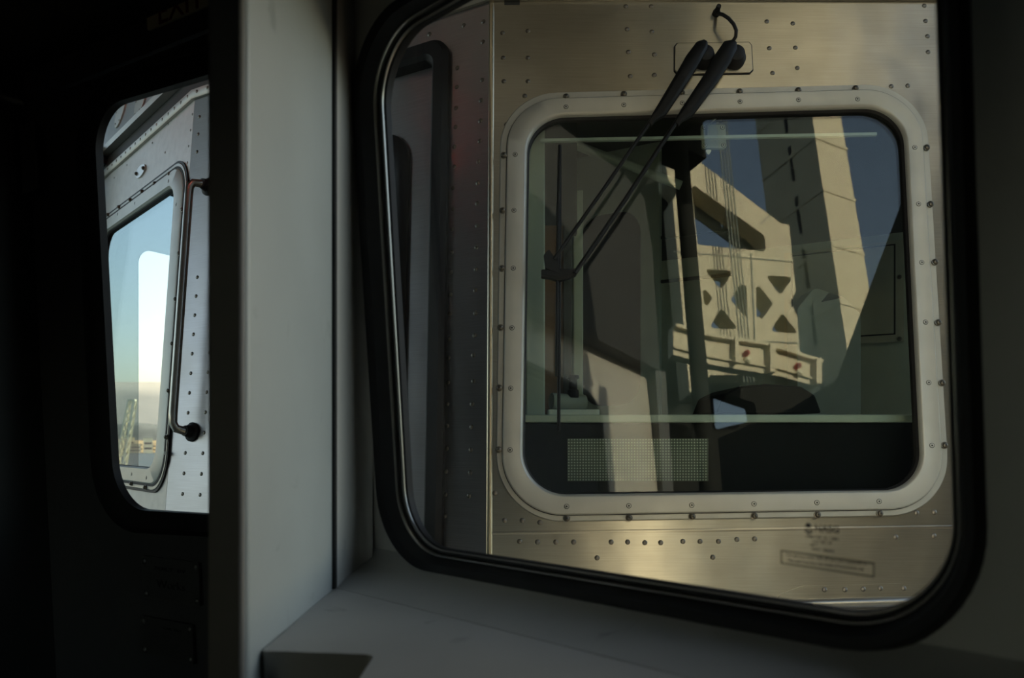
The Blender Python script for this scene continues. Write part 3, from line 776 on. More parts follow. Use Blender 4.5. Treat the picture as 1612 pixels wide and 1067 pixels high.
eaves('roof_gutter', [(-.06, ZT+.031), (-.004, ZT+.031), (-.012, ZT+.115), (-.06, ZT+.115)], M['chan'])
eaves('roof_lip', [(-.06, ZT+.115), (.020, ZT+.115), (.022, ZT+.14), (-.06, ZT+.15)], M['frame'])
bn = eaves('roof_bonnet', [(-.06, ZT+.15), (.012, ZT+.14), (-.03, ZT+.62), (-.16, ZT+.78), (-.50, ZT+.84), (-.50, ZT+.15)], M['bonnet'])
# cover plates on the bonnet slope over the left facet
e2 = Vector((-0.677, 0.736)); outL = Vector((-0.736, -0.677))
kk = .042/.48
PBN = Plane((C2.x+outL.x*(.012+kk*(ZT+.14)), C2.y+outL.y*(.012+kk*(ZT+.14)), 0), (0.677, -0.736), (-outL.x*kk, .16-outL.y*kk))
for (x, y) in ((192, 172), (224, 155)):
    a, b = PBN.ab(x, y)
    o = build('roof_cover_plate', MB().prism([(0.065*math.cos(t*math.pi/12), 0.085*math.sin(t*math.pi/12)) for t in range(24)], (), -.002, .007), M['frame'], PBN.at(a, b, 0), car, .0015)
    for q in range(6):
        t = q*math.pi/3; share('small_rivet', rivs, PBN.at(a+.055*math.cos(t), b+.072*math.sin(t), .007), o)
# rounded folds where the facets meet
for (cx_, cy_) in ((C1.x, C1.y),):
    q0_, q1_ = Vector((cx_, cy_+.16*BOT+.006, BOT)), Vector((cx_, cy_+.16*ZT+.006, ZT))
    build('corner_fold', MB().tube([q0_, q1_], .0085, 20), M['fold'], T0, car)
# rivets along the drip rail
for i, cnt in ((0, 26), (1, 22), (2, 20)):
    p, q = path[i], path[i+1]; mi_ = mit[i] if i != 1 else mit[1]
    d = (q-p).normalized(); nr = Vector((d.y, -d.x))
    if nr.y > 0: nr = -nr
    P2 = Plane((p.x, p.y, 0), (-d.x, -d.y), (0, 0))
    for k in range(cnt):
        t = (k+.5)/cnt; w_ = p.lerp(q, t) + nr*.0135; z = ZT+.015
        Mx = Matrix.Translation((w_.x, w_.y+.16*z, z+EZ)) @ P2.M.to_3x3().to_4x4()
        share('rivet', rivm, Mx, dr)

# body behind the facets
def side_plane(p, flip):
    return Plane(p, (AX.x, AX.y) if flip else (-AX.x, -AX.y), (0, 0))
PSR = Plane((R_END, 1.8+.16*0.0, 0), (AX.x, AX.y))      # right side, outside faces right
PSL = Plane(L_END, (-AX.x, -AX.y))                      # left side, outside faces left
def slant_rect(a0, a1, sgn): return [(a0 if sgn > 0 else a1, BOT), (a1 if sgn > 0 else a0, BOT), (a1 if sgn > 0 else a0, ZT+.15), (a0 if sgn > 0 else a1, ZT+.15)]
side_hole_r = rounded(rect(0.45, -0.20, 1.25, 0.80), .08, 6)
build('right_side_wall', MB().prism(rect(-0.22, BOT, 4.2, ZT+.15)[:3] + [(0.18, ZT+.15)], [side_hole_r], -.05, 0, 0, 1, 1), [M['steel_c'], M['cab_green']], PSR.M, car)
build('right_side_glass', MB().prism(side_hole_r, (), -.03, -.024), M['glass_clear'], PSR.M, car)  # unseen side window added to bring daylight into the cab
hole_l = rounded(rect(-1.6, -0.55, -0.06, 1.22), .05, 6)
build('left_side_wall', MB().prism([(-4.2, BOT), (0.22, BOT), (-0.02, ZT+.15), (-4.2, ZT+.15)], [hole_l], -.05, 0, 0, 1, 1), [M['steel_c'], M['cab_dark']], PSL.M, car)
tint_hole = rounded(rect(-1.1, -0.50, -0.301, 0.886), .07, 6)
build('tinted_side_pane', MB().prism(hole_l, [tint_hole], -.03, -.024), M['glass_tint'], PSL.M, car)
build('sky_reflection_pane', MB().prism(tint_hole, (), -.03, -.024), M['glass_clear'], PSL.M, car)  # clear patch imitating a pale sky reflection on the glass
def plan3(off=0.0, back=4.2, yo=0.0):
    return [(R_END, 1.8+yo), (C1.x, C1.y+yo), (C2.x, C2.y+yo), (L_END.x, L_END.y+yo), tuple((L_END + AX*back)[:2]), tuple((Vector((R_END, 1.8, 0)) + AX*(back))[:2])]
build('roof', MB().prism(plan3(yo=.34), (), ZT+.10, ZT+.15), [M['cab_dark']], T0, car)
build('cab_floor', MB().prism(plan3(yo=-.20), (), BOT-.06, BOT), [M['cab_dark']], T0, car)
build('underframe', MB().prism(plan3(yo=-.16), (), BOT-.55, BOT-.061), [M['cab_dark']], T0, car)
build('rear_bulkhead', MB().prism(rect(-3.2, BOT, 3.2, ZT+.1), (), -.04, 0), M['cab_dark'], Plane(L_END + AX*4.18, (0.868, -0.496)).M, car)
for (dx) in (0.7, -0.75):
    c = Vector((0.2, 3.4, 0)) + Vector((0.868, -0.496, 0))*dx
    whl = MB().lathe([(0.40, -.07), (0.42, -.065), (0.42, -.03), (0.38, -.03), (0.38, .05), (0.1, .06)], 28)
    ax3 = Vector((0.868, -0.496, 0)); mz = Matrix.Identity(4)
    e3 = ax3; e1 = AX; e2_ = e3.cross(e1)
    Mx = Matrix(((e1.x, e2_.x, e3.x, c.x), (e1.y, e2_.y, e3.y, c.y), (e1.z, e2_.z, e3.z, -2.42+EZ), (0, 0, 0, 1)))
    build('wheel', whl, M['rail'], Mx, car)

# ---- inside the cab
BK = Plane((0, 3.571, 0), (0.868, -0.496))
zc = BK.ab(1315, 378)[1]
ba0, ba1 = -0.55, BK.ab(1560, 600)[0]+0.10
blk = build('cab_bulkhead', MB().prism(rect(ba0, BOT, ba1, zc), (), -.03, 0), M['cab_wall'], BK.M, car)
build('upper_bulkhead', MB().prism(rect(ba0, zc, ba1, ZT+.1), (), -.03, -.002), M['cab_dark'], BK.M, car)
q0, q1 = BK.ab(1236, 548), BK.ab(1423, 378)
q2, q3 = BK.ab(1246, 537), BK.ab(1410, 384)
ap = build('access_panel_frame', MB().loft(rect(q2[0], q2[1], q3[0], q3[1]), rect(q0[0], q0[1], q1[0], q1[1]), [(0, 0), (0, .012), (1, .012), (1, 0)], smooth=False), M['cab_panel'], BK.M, car)
build('access_panel', MB().prism(rect(q2[0]+.006, q2[1]+.006, q3[0]-.006, q3[1]-.006), (), 0, .010), M['cab_panel'], BK.M, car)
build('access_panel_gap', MB().prism(rect(q2[0], q2[1], q3[0], q3[1]), (), 0, .003), M['seam'], BK.M, car)
for p in [(1416, 437), (1416, 534), (1310, 541), (1250, 543)]: share('bolt', boltm, BK.at(*BK.ab(*p), .012), ap)
# small framed panel in the shade at mid window
f0, f1 = BK.ab(1034, 447), BK.ab(1152, 358)
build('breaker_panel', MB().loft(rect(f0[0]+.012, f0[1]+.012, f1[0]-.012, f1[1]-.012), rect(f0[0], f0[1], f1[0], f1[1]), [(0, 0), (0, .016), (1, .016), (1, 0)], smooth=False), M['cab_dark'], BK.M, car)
# inner door with a rounded window, left of the cab
d0, d1 = BK.ab(897, 652), BK.ab(1042, 300)
DFo = rounded(rect(d0[0], d0[1]-.9, d1[0], d1[1]+.25), .05, 6)
gA0, gB0 = BK.ab(917, 640); gA1, gB1 = BK.ab(1012, 330)
DFi = rounded(rect(gA0, gB0, gA1, gB1), .10, 6)
idr = build('inner_door', MB().prism(DFo, [DFi], 0, .03), M['cab_green'], BK.M, car, .004)
build('inner_door_glass', MB().prism(mix(DFi, DFi, 0), (), .01, .016), M['cab_dark'], BK.M, idr)
# side partition of the cab: pale post, dark door edge, brown lining
build('cab_post', MB().box((0.036, 1.99, 0.055), (0.086, 2.06, 1.05)), M['cab_green'], T0, car, .004)
build('brown_lining', MB().box((0.080, 2.22, 0.05), (0.150, 2.25, 0.62)), M['cab_brown'], T0, car)
build('dark_lining', MB().box((0.080, 2.225, 0.60), (0.190, 2.26, 1.1)), M['cab_dark'], T0, car)
build('door_edge', MB().box((0.150, 2.2, 0.05), (0.172, 2.26, 0.62)), M['cab_dark'], T0, car)
build('white_jamb', MB().box((0.185, 2.30, 0.05), (0.215, 2.34, 0.75)), M['cab_green'], T0, car, .004)
build('centre_partition', MB().box((-0.02, 1.98, BOT), (0.02, 3.5, ZT+.1)), M['cab_dark'], T0, car)
# pipe under the cab ceiling
def atY(x, y, Y): return Vector(((x-CX)/F*Y, Y, (HY-y)/F*Y))
build('ceiling_pipe', MB().tube([atY(905, 228, 2.7), atY(1072, 292, 2.7)], 0.016, 12), M['cab_green'], T0, car)
# dash
build('dash', MB().box((0.025, 1.93, BOT), (1.10, 2.45, 0.040)), M['dash'], T0, car, .004)
ded = build('dash_edge', MB().box((0.025, 1.915, 0.040), (1.10, 2.46, 0.060)), M['dash_edge'], T0, car, .003)
pq0 = atY(893, 757, 1.928); pq1 = atY(1114, 690, 1.928)
build('perforated_panel', MB().box((0, 0, 0), (pq1.x-pq0.x, pq1.z-pq0.z, .006)), M['perf'], T0 @ Matrix.Translation((pq0.x, 1.928, pq0.z)) @ Matrix.Rotation(math.pi/2, 4, 'X'), car)
# instrument hood on the dash
hd = [(1128, 650), (1140, 620), (1165, 608), (1205, 604), (1262, 608), (1284, 622), (1294, 650)]
hp = [((x-CX)/F*2.0, (HY-y)/F*2.0) for x, y in hd]
build('instrument_hood', MB().prism(hp, (), -0.28, 0.0), M['dash'], T0 @ Matrix.Translation((0, 2.0, 0)) @ Matrix.Rotation(math.pi/2, 4, 'X'), car, .006)
# light strip and latch near the top of the glass
sa, sb = PR.ab(851, 221, -.03); sa2, sb2_ = PR.ab(1380, 211, -.03)
build('sunblind_rail', MB().prism([(sa, sb-.004), (sa2, sb2_-.004), (sa2, sb2_+.004), (sa, sb+.004)], (), -.036, -.028), M['dash_edge'], PR.M, car)
la0, lb0 = PR.ab(1105, 233, -.05); la1, lb1 = PR.ab(1142, 196, -.05)
lat = build('blind_latch', MB().prism(rounded(rect(la0, lb0, la1, lb1), .006, 3), (), -.058, -.05), M['cab_wall'], PR.M, car)
for aa in (la0+.008, la1-.008):
    for bb in (lb0+.008, lb1-.008): share('latch_screw', screwm, PR.at(aa, bb, -.05), lat)
build('latch_hook', MB().prism(rounded(pxs(PR, [(1117, 221), (1128, 221), (1122, 231)]), .003, 3), (), -.05, -.044), M['trim'], PR.M, lat)
build('latch_bolt', MB().tube([(*PR.ab(1113, 219, -.045), -.045), (*PR.ab(1113, 197, -.045), -.045), (*PR.ab(1129, 183, -.045), -.045)], .004, 8), M['trim'], PR.M, lat)

# things inside the cab
hl = empty('hand_lamp', atY(895, 645, 2.1), 'grey cylinder with dark knob lying on a white tray on the dash', 'lamp')
t0 = atY(862, 644, 2.1); t1 = atY(941, 630, 2.1)
build('tray', MB().prism(rounded([(t0.x, -.05), (t1.x, -.05), (t1.x, .06), (t0.x, .06)], .01, 3), (), 0.0605, 0.078), M['white_tray'], T0 @ Matrix.Translation((0, 2.1, 0)), hl, .004)
build('cylinder', MB().tube([(t0.x+.01, 2.09, .102), (t1.x-.035, 2.12, .098)], .023, 14), M['grey_tube'], T0, hl)
build('knob', MB().lathe([(.016, 0), (.016, .02), (.012, .024), (.012, .05), (.018, .054), (.016, .062)], 12), M['dash'], T0 @ Matrix.Translation((atY(902, 620, 2.1).x, 2.1, .112)), hl)
seat = empty('cab_seat', (0.9, 2.75, BOT), 'grey padded driver seat standing in the cab behind the dash', 'seat')
sM = T0 @ Matrix.Translation((0.0, 2.75, 0))
sx0, sx1 = (1247-CX)/F*2.75, (1345-CX)/F*2.75
bkp = [(sx0, -.35), (sx1, -.35), (sx1, .44), (sx1-.06, .50), (sx0+.06, .535), (sx0, .46)]
build('backrest', MB().prism(rounded(bkp, .025, 4), (), -.05, .05), M['cab_wall'], sM @ Matrix.Rotation(math.pi/2, 4, 'X'), seat, .02, 3)
build('cushion', MB().box((sx0-.02, -.26, -.45), (sx1+.02, .10, -.33)), M['cab_wall'], sM, seat, .03, 3)
build('pedestal', MB().tube([(sx0/2+sx1/2, -.1, -1.44), (sx0/2+sx1/2, -.1, -.45)], .05, 14), M['cab_dark'], sM, seat)

# ---- wiper
wp = build('wiper_mount_plate', MB().prism([PR.ab(*p) for p in [(1062, 75), (1066, 70), (1178, 68), (1182, 73), (1184, 111), (1179, 116), (1068, 118), (1062, 112)]], (), 0, .005), M['steel'], PR.M, car, .001)
build('mount_plate_seal', MB().prism([PR.ab(*p) for p in [(1060.5, 74), (1065, 68.5), (1179, 66.5), (1183.5, 72), (1185.5, 112), (1180, 117.5), (1067, 119.5), (1060.5, 113)]], (), 0, .002), M['seam'], PR.M, car)
HW = 0.045
def wp3(x, y, h): a, b = PR.ab(x, y, h); return (a, b, h)
def arm(pts, widths, hs):
    """flat tapered arm"""
    s = MB(); k = 0
    for i, ((x, y), wd, h) in enumerate(zip(pts, widths, hs)):
        a, b = PR.ab(x, y, h)
        j0, j1 = max(i-1, 0), min(i+1, len(pts)-1)
        p0, p1 = PR.ab(*pts[j0], hs[j0]), PR.ab(*pts[j1], hs[j1])
        d = Vector((p1[0]-p0[0], p1[1]-p0[1])).normalized(); nn = Vector((-d.y, d.x)); r = wd*.0015/2
        th = min(.009, max(.004, r*.8))
        for (f, e) in ((-1, -th), (1, -th), (1, th*.4), (.55, th), (-.55, th), (-1, th*.4)):
            s.v.append((a+nn.x*r*f, b+nn.y*r*f, h+e))
    n = 6
    for i in range(len(pts)-1):
        for j in range(n):
            j2 = (j+1) % n; s.f.append([i*n+j, i*n+j2, (i+1)*n+j2, (i+1)*n+j]); s.mi.append(0); s.sm.append(False)
    s.f.append(list(range(n))); s.mi.append(0); s.sm.append(False)
    e = (len(pts)-1)*n; s.f.append([e+j for j in reversed(range(n))]); s.mi.append(0); s.sm.append(False)
    return s
wip = build('wiper', arm([(1156, 66), (1150, 72), (1138, 92), (1120, 122), (1082, 176), (1070, 187), (1064, 196)], [10, 26, 29, 26, 22, 12, 10], [.03, .034, .036, .038, .042, .042, .042]), M['wiper'], PR.M, car, .0015)
build('drive_arm', arm([(1110, 65), (1105, 72), (1090, 95), (1074, 122), (1040, 176), (1028, 187), (1022, 196)], [9, 22, 26, 24, 20, 11, 9], [.03, .034, .036, .038, .042, .042, .042]), M['wiper'], PR.M, wip, .0015)
build('arm_rod', MB().tube([wp3(1064, 193, .042), wp3(985, 313, .043), wp3(905, 430, .040)], .0058, 8), M['wiper'], PR.M, wip)
build('drive_rod', MB().tube([wp3(1024, 191, .042), wp3(945, 305, .043), wp3(872, 408, .040)], .0048, 8), M['wiper'], PR.M, wip)
piv = MB().lathe([(.030, 0), (.030, .012), (.026, .020), (.022, .030), (.014, .034)], 20).mesh('pivot_boot', [M['rubber']])
for p in [(1100, 88), (1148, 88)]: share('pivot_boot', piv, PR.at(*PR.ab(p[0]+6, p[1]+6, .004), .004), wip)
hose_px = [(1153, 66), (1158, 58), (1159, 48), (1155, 38), (1147, 29), (1138, 23), (1130, 20)]
build('washer_hose', MB().tube([wp3(x, y, .03 + .02*math.sin(i*math.pi/6)) for i, (x, y) in enumerate(hose_px[:-1])] + [wp3(1128, 21, .004)], .0045, 10), M['rubber'], PR.M, wip)
build('hose_fitting', MB().lathe([(.010, 0), (.010, .008), (.007, .012), (.006, .03)], 12), M['rubber'], PR.at(*PR.ab(1127, 22), 0), wip)
build('blade_clip', arm([(852, 431), (866, 431), (880, 433), (895, 431), (906, 428)], [13, 16, 21, 16, 12], [.030]*5), M['wiper'], PR.M, wip, .001)
build('clip_bracket', MB().prism(rounded(pxs(PR, [(855, 411), (863, 402), (878, 425), (880, 440), (858, 432)]), .003, 3), (), .026, .040), M['wiper'], PR.M, wip)
bl = MB()
b0, b1, b2 = PR.ab(882, 224, .02), PR.ab(881, 440, .02), PR.ab(880, 676, .02)
bl.tube([(b0[0], b0[1], .006), (b1[0], b1[1], .012), (b2[0], b2[1], .006)], .0042, 8)
blade = build('wiper_blade', bl, M['wiper'], PR.M, wip)
build('blade_spine', MB().tube([(b0[0]-.004, b0[1]-.13, .010), (b1[0]-.006, b1[1]+.02, .028), (b1[0]-.006, b1[1]-.02, .028), (b2[0]-.004, b2[1]+.13, .010)], .004, 8), M['wiper'], PR.M, wip)

# ------------------------------------------------------------------ the bridge beside our train (seen only mirrored in the cab window)
GP0 = PR.pt(0, 0, -.012); GN = PR.n
def mirror_ray(x, y):
    d = Vector(((x-CX)/F, 1, (HY-y)/F))
    p = d * (GP0.dot(GN)/d.dot(GN)); r = d - 2*d.dot(GN)*GN
    return p, r
class VPlane:
    """vertical plane in the real place, facing the mirror"""
    def __init__(s, x0, y0, nx, ny):
        s.p0 = Vector((x0, y0, 0)); s.n = Vector((nx, ny, 0)).normalized(); s.ea = Vector((-s.n.y, s.n.x, 0)); s.eb = Vector((0, 0, 1))
        s.M = T0 @ Matrix(((s.ea.x, 0, s.n.x, x0), (s.ea.y, 0, s.n.y, y0), (0, 1, 0, 0), (0, 0, 0, 1)))
    def ab(s, x, y, h=0):
        p, r = mirror_ray(x, y); t = ((s.p0 + s.n*h) - p).dot(s.n) / r.dot(s.n); q = p + r*t - s.p0
        return (q.dot(s.ea), q.z)
TP = VPlane(10, -30, 0.25, 0.97)
def tp(l, h=0): return [TP.ab(x, y, h) for x, y in l]
tw = empty('bridge_tower', TP.pt(0, 0) if hasattr(TP, 'pt') else (12, -30, -4), 'tan steel bridge portal with diagonal brace and cross cut-outs mirrored in the cab window', 'bridge')
outer = tp([(1046, 247), (1080, 238), (1214, 340), (1230, 352), (1242, 353), (1253, 458), (1244, 476), (1255, 497), (1262, 590), (1120, 590), (1086, 620), (1059, 315), (1068, 301), (1052, 283)])
def rh(l, r): return rounded(tp(l), r, 4)
holes = [rh([(1088, 288), (1203, 370), (1207, 396), (1098, 385)], [.2, .3, .3, .15]),
         rh([(1108, 423), (1155, 426), (1135, 456)], .15), rh([(1106, 450), (1122, 469), (1109, 487)], .12),
         rh([(1165, 447), (1175, 450), (1177, 499), (1170, 495), (1150, 472)], .1), rh([(1135, 484), (1163, 518), (1116, 517)], .15),
         rh([(1205, 433), (1249, 436), (1228, 465)], .15), rh([(1190, 451), (1197, 452), (1217, 478), (1200, 502), (1191, 498)], .1),
         rh([(1231, 492), (1258, 525), (1212, 522)], .15)]
build('portal_plate', MB().prism(outer, holes, -1.1, 0), M['tower'], TP.M, tw)
# recessed brace with lightening holes
brh = [(1098,300,4),(1104,312,6),(1115,322,7),(1111,331,6),(1128,333,6),(1140,345,7),(1138,354,5),(1152,352,5),(1162,363,6),(1173,367,4)]
bh = []
for (x, y, r) in brh:
    c = TP.ab(x, y, -1.2); rr = r*.030*.9
    bh.append([(c[0]+rr*1.2*math.cos(t*math.pi/5), c[1]+rr*.8*math.sin(t*math.pi/5)) for t in range(10)])
BR2 = [TP.ab(x, y, -1.2) for x, y in [(1084, 283), (1206, 370), (1210, 398), (1172, 396), (1088, 335)]]
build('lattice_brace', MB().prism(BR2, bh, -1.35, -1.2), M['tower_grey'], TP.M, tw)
# leg behind the portal, its shade put into the dark colour, and plate girder under it
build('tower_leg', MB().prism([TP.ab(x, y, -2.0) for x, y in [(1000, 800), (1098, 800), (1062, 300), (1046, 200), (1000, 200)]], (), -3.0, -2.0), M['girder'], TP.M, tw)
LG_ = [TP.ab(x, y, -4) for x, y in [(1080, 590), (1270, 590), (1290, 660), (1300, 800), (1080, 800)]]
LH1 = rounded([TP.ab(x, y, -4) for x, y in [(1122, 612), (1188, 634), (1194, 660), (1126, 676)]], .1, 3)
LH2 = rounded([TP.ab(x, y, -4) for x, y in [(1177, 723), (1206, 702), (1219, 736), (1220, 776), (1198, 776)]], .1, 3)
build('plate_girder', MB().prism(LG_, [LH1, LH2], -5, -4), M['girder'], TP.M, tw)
# suspender cables in front of the portal
for x0_ in (1131, 1136, 1141, 1146):
    a0_, b0_ = TP.ab(x0_+34, 540, 1.0); 
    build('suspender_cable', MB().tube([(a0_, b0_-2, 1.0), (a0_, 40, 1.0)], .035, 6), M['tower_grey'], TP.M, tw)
# thin splice plates on the portal
for l4 in ([(1060, 395), (1250, 412), (1250, 413.5), (1060, 396.5)], [(1066, 528), (1262, 540), (1262, 541.5), (1066, 529.5)], [(1181, 400), (1183, 400), (1190, 560), (1188, 560)], [(1196, 352), (1213, 336), (1214.5, 337.5), (1198, 353)]):
    build('splice_plate', MB().prism(tp(l4), (), 0, .03), M['tower_grey'], TP.M, tw)
# column: shaded left face and sunlit right face
def ground_pt(x, y, dist):
    p, r = mirror_ray(x, y); t = dist / Vector((r.x, r.y)).length; return p + r*t
Bc = ground_pt(1278, 180, 46); 
nl = Vector((0.42, 0.91, 0)); nd = Vector((-0.91, 0.42, 0))
def on_face(x, y, base, n):
    p, r = mirror_ray(x, y); t = (base - p).dot(n)/r.dot(n); return p + r*t
Cc = on_face(1323, 180, Bc, nl); Ac = on_face(1188, 180, Bc, nd)
wl_ = (Cc-Bc).dot(Vector((0.91, -0.42, 0))); wd_ = (Ac-Bc).length
ux, uy = Vector((0.91, -0.42, 0)), Vector((-0.42, -0.91, 0))
wl_ = abs(wl_); dlen = max(1.5, min(9.0, Vector((Ac.x-Bc.x, Ac.y-Bc.y, 0)).length))
print('COLUMN', Bc, Cc, Ac, wl_, dlen)
colp = [Bc, Bc+ux*wl_, Bc+ux*wl_+uy*dlen, Bc+uy*dlen]
col = empty('bridge_column', (Bc.x, Bc.y, -3.0), 'tall riveted bridge column with one sunlit face mirrored at right of the cab window', 'bridge')
cm = MB().prism([(p.x, p.y) for p in colp], (), -12, 60); 
co_ = build('column_shaft', cm, M['tower'], T0, col)
for zz in range(-1, 12):
    rib = [Bc - ux*.06 - uy*.06, Bc + ux*(wl_+.06) - uy*.06, Bc + ux*(wl_+.06)+uy*dlen, Bc - ux*.06 + uy*dlen]
    build('splice_band', MB().prism([(p.x, p.y) for p in rib], (), zz*4.2+1.5, zz*4.2+1.75), M['tower'], T0, col)
for zz in range(0, 14):
    s0 = Bc + uy*dlen*.42 + (-ux)*.03
    slot = [s0, s0+uy*dlen*.05, s0+uy*dlen*.05+ux*.1, s0+ux*.1]
    build('access_slot', MB().prism([(p.x, p.y) for p in slot], (), zz*4.2+8, zz*4.2+10.9), M['seam'], T0, col)
# beam with signal lamps below the portal
bm_ = empty('lamp_beam', (Bc.x*.5, -26, 4), 'pale steel beam carrying red and white lamps mirrored low in the cab window', 'beam')
LP = VPlane(8, -26, 0.25, 0.97)
def lpp(l): return [LP.ab(x, y) for x, y in l]
build('beam_web', MB().prism(lpp([(1060, 515), (1118, 532), (1200, 544), (1289, 572), (1287, 608), (1228, 592), (1121, 574), (1060, 558)]), (), -.5, 0), M['tower'], LP.M, bm_)
tpz = lpp([(1060, 512), (1118, 529), (1200, 541), (1291, 569), (1291, 574), (1200, 546), (1118, 534), (1060, 517)])
build('beam_flange', MB().prism(tpz, (), -.55, .25), M['tower'], LP.M, bm_)
btz = lpp([(1060, 546), (1121, 562), (1228, 580), (1288, 598), (1288, 601), (1228, 583), (1121, 565), (1060, 549)])
build('beam_rib', MB().prism(btz, (), 0, .12), M['tower'], LP.M, bm_)
for (x, y0, y1, wpx) in [(1154, 536, 575, 6), (1210, 545, 590, 9), (1282, 568, 608, 8)]:
    build('beam_strap', MB().prism(lpp([(x-wpx/2, y1), (x+wpx/2, y1), (x+wpx/2, y0), (x-wpx/2, y0)]), (), 0, .35), M['tower'], LP.M, bm_)
for (x, y) in [(1175, 556), (1256, 576)]:
    r_ = .12
    a, b = LP.ab(x, y, .1); build('red_lamp', MB().lathe([(r_, 0), (r_, .2), (r_*.5, .3)], 14), M['lamp_red'], LP.M @ Matrix.Translation((a, b, 0)), bm_)
    a, b = LP.ab(x+1, y+11, .1); build('white_lamp', MB().lathe([(r_*1.25, 0), (r_*1.25, .2), (r_*.6, .3)], 14), M['lamp_white'], LP.M @ Matrix.Translation((a, b, 0)), bm_)
# shaded girder wall of the bridge on the right
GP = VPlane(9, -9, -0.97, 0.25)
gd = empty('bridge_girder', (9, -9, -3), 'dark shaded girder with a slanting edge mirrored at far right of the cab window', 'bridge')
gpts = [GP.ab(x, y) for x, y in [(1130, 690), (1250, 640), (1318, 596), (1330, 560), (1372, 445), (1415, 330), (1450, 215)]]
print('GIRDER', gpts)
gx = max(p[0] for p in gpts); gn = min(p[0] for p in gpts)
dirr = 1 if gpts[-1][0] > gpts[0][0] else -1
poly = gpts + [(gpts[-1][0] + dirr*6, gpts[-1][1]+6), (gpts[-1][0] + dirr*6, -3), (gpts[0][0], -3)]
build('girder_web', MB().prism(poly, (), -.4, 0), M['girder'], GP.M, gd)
# hanger pole close to our car
pp, rr = mirror_ray(1085, 400)
pc = pp + rr * (2.6/Vector((rr.x, rr.y)).length)
pole = empty('signal_pole', (pc.x, pc.y, -2.8), 'slim dark vertical pole mirrored as a blurred stripe left of the bridge portal', 'pole')
build('pole_shaft', MB().tube([(pc.x, pc.y, -2.7), (pc.x, pc.y, 3.55)], [.055, .05], 14), M['girder'], T0, pole)
build('pole_base', MB().lathe([(.14, 0), (.14, .03), (.07, .06), (.06, .12)], 14), M['girder'], T0 @ Matrix.Translation((pc.x, pc.y, -2.8)), pole)

# overhead deck whose near edge runs along the track
sd = Vector((0.868, -0.496, 0))
oh = empty('overhead_deck', tuple(-AX*20 + Vector((0, 0, 4))), 'dark underside of an overhead deck mirrored at upper left of the cab window', 'deck')
o0, o1 = -AX*45, AX*3.6
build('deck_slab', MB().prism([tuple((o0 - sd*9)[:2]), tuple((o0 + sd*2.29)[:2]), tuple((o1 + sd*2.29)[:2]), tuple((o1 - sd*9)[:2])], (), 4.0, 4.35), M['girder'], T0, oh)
for k in range(12):
    c = o1 - AX*(.3 + 4*k)
    build('cross_beam', MB().prism([tuple((c - sd*9)[:2]), tuple((c + sd*2.25)[:2]), tuple((c + sd*2.25 - AX*.25)[:2]), tuple((c - sd*9 - AX*.25)[:2])], (), 3.6, 4.0), M['girder'], T0, oh)
# ------------------------------------------------------------------ deck, rails, bay, shore
dk = Plane((0, 0, 0), (0.868, -0.496))
dv = MB()
for s_ in [0]:
    c0 = -AX*60; c1 = AX*60; sd = Vector((0.868, -0.496, 0))
    dv.prism([tuple((c0 - sd*6)[:2]), tuple((c0 + sd*11)[:2]), tuple((c1 + sd*11)[:2]), tuple((c1 - sd*6)[:2])], (), -3.1, -2.8)
d_ = build('floor_bridge_deck', dv, M['deck'], T0); tag(d_, kind='structure')
for off in (-0.55, 0.9):
    c0 = Vector((0.1, 0, 0)) + sd*off
    rl = build('rail', MB().tube([tuple((c0 - AX*55) + Vector((0, 0, -2.73))), tuple((c0 + AX*55) + Vector((0, 0, -2.73)))], .07, 6), M['rail'], T0, d_)
wt = build('ground_water', MB().prism([(-20000, -6000), (20000, -6000), (20000, 20000), (-20000, 20000)], (), -45, -44), M['water'], T0); tag(wt, kind='structure')
def ridge(name, R, a0, a1, base, hfun, mat, thick, nseg=120):
    s = MB(); n = 0
    for i in range(nseg+1):
        az = math.radians(a0 + (a1-a0)*i/nseg); c, s0 = math.cos(az), math.sin(az); h = hfun(i/nseg)
        for (rr, zz) in ((R, base), (R+thick*.35, base+(h-base)*.7), (R+thick*.6, h), (R+thick, h*.8+base*.2), (R+thick*1.2, base)):
            s.v.append((s0*rr, c*rr, zz))
    for i in range(nseg):
        for j in range(4): s.f.append([i*5+j, (i+1)*5+j, (i+1)*5+j+1, i*5+j+1]); s.mi.append(0); s.sm.append(True)
    o = build(name, s, mat, T0); tag(o, kind='structure'); return o
def wav(t, seed, amp, f): return amp*(math.sin(t*f+seed)+.5*math.sin(t*f*2.3+seed*2)+.3*math.sin(t*f*5.1+seed*3))
ridge('ground_far_hills', 9000, -75, 30, -45, lambda t: 640 + wav(t, 1.0, 70, 17), M['hill'], 2500)
ridge('ground_shore_hill', 3300, -70, 20, -45, lambda t: 70 + wav(t, 2.2, 14, 31), M['land'], 500, 160)
ridge('ground_shore', 2600, -70, 20, -45, lambda t: -30 + wav(t, .4, 4, 50), M['shore'], 600, 100)
def dir_pt(x, R, z): 
    u = (x-CX)/F; d = Vector((u, 1, 0)).normalized(); return Vector((d.x*R, d.y*R, z))
ORD = ['first', 'second', 'third', 'fourth', 'fifth', 'sixth', 'seventh', 'eighth', 'ninth', 'tenth', 'eleventh', 'twelfth', 'thirteenth']
bl_specs = [(176, 30, 26), (181, 22, 40), (187, 36, 20), (193, 20, 34), (199, 30, 24), (205, 24, 46), (212, 34, 26), (219, 22, 36), (226, 40, 30), (233, 26, 44), (240, 46, 30), (248, 30, 36), (256, 36, 26)]
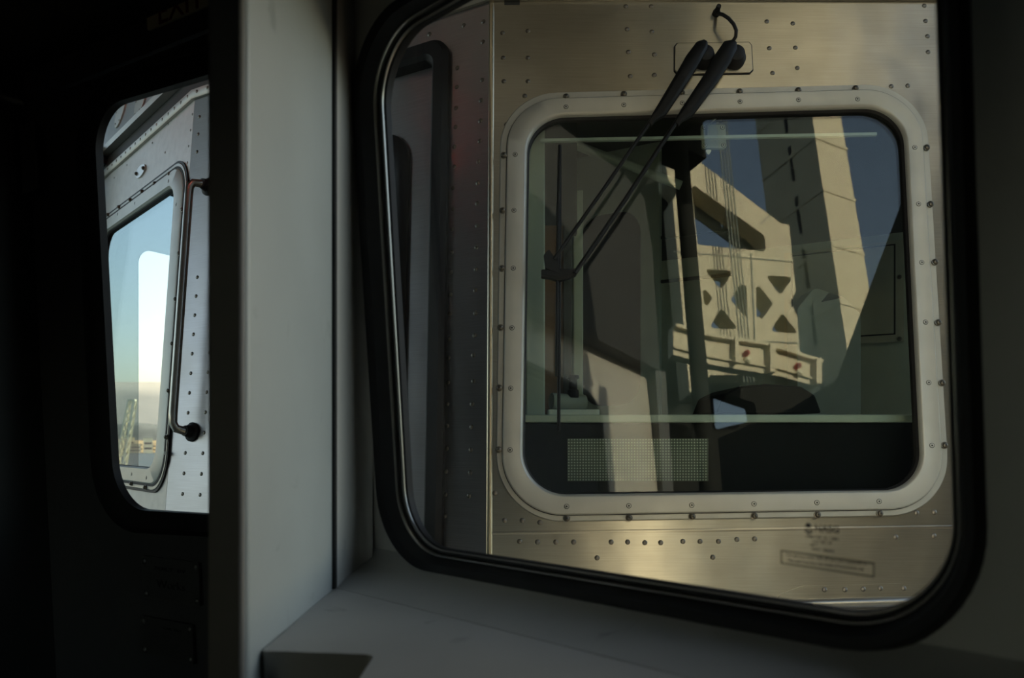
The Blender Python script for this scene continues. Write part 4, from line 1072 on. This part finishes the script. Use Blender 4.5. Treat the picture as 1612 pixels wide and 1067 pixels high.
for i, (x, wd, ht) in enumerate(bl_specs):
    R = 2560 + (i % 3)*60; p = dir_pt(x, R, -44)
    b = empty('waterfront_building', p, ORD[i] + ' small building from the left along the far shore, sunlight painted into its colour', 'building', 'waterfront buildings across the bay')
    mt = M['bld'] if i % 2 else M['bld2']
    Mx = T0 @ Matrix.Translation(p) @ Matrix.Rotation(-math.atan2(p.x, p.y), 4, 'Z')
    build('wall', MB().box((-wd/2, -12, 0), (wd/2, 12, ht)), mt, Mx, b)
    build('roof', MB().box((-wd/2-1, -13, ht), (wd/2+1, 13, ht+1.5)), M['bld2'], Mx, b)
    for k in range(2):
        build('window', MB().box((-wd*.4, -12.4, ht*(.25+.35*k)), (wd*.4, -11.9, ht*(.38+.35*k))), M['bld_win'], Mx, b)
# lattice crane boom
cr = empty('crane', dir_pt(183, 220, -20), 'leaning pale lattice crane boom in front of the far shore', 'crane')
p0 = dir_pt(183, 220, 0) + Vector((0, 0, (HY-760)/F*230)); p1 = dir_pt(209, 220, 0) + Vector((0, 0, (HY-636)/F*220))
p00 = p0 - (p1-p0)*.35
ax = (p1-p00).normalized(); sdv = Vector((ax.z, 0, -ax.x)).normalized(); bdv = ax.cross(sdv)
def cw(t): return 1.15*(1-t)+.75*t
chords = []
for (s1, s2) in ((-1, -1), (1, -1), (1, 1), (-1, 1)):
    a = p00 + sdv*cw(0)*s1 + bdv*cw(0)*s2; b = p1 + sdv*cw(1)*s1 + bdv*cw(1)*s2; chords.append((a, b))
    build('boom_chord', MB().tube([a, b], .26, 6), M['crane'], T0, cr)
N = 14
for i in range(N):
    for c in range(4):
        a = chords[c][0].lerp(chords[c][1], i/N); b = chords[(c+1) % 4][0].lerp(chords[(c+1) % 4][1], (i+1)/N)
        build('boom_brace', MB().tube([a, b], .15, 5), M['crane'], T0, cr)
build('boom_head', MB().box((-.7, -.7, -0.3), (.7, .7, .2)), M['crane'], T0 @ Matrix.Translation(p1), cr)
build('crane_base', MB().box((-2, -2, -28), (2, 2, 2)), M['crane'], T0 @ Matrix.Translation(p00), cr)
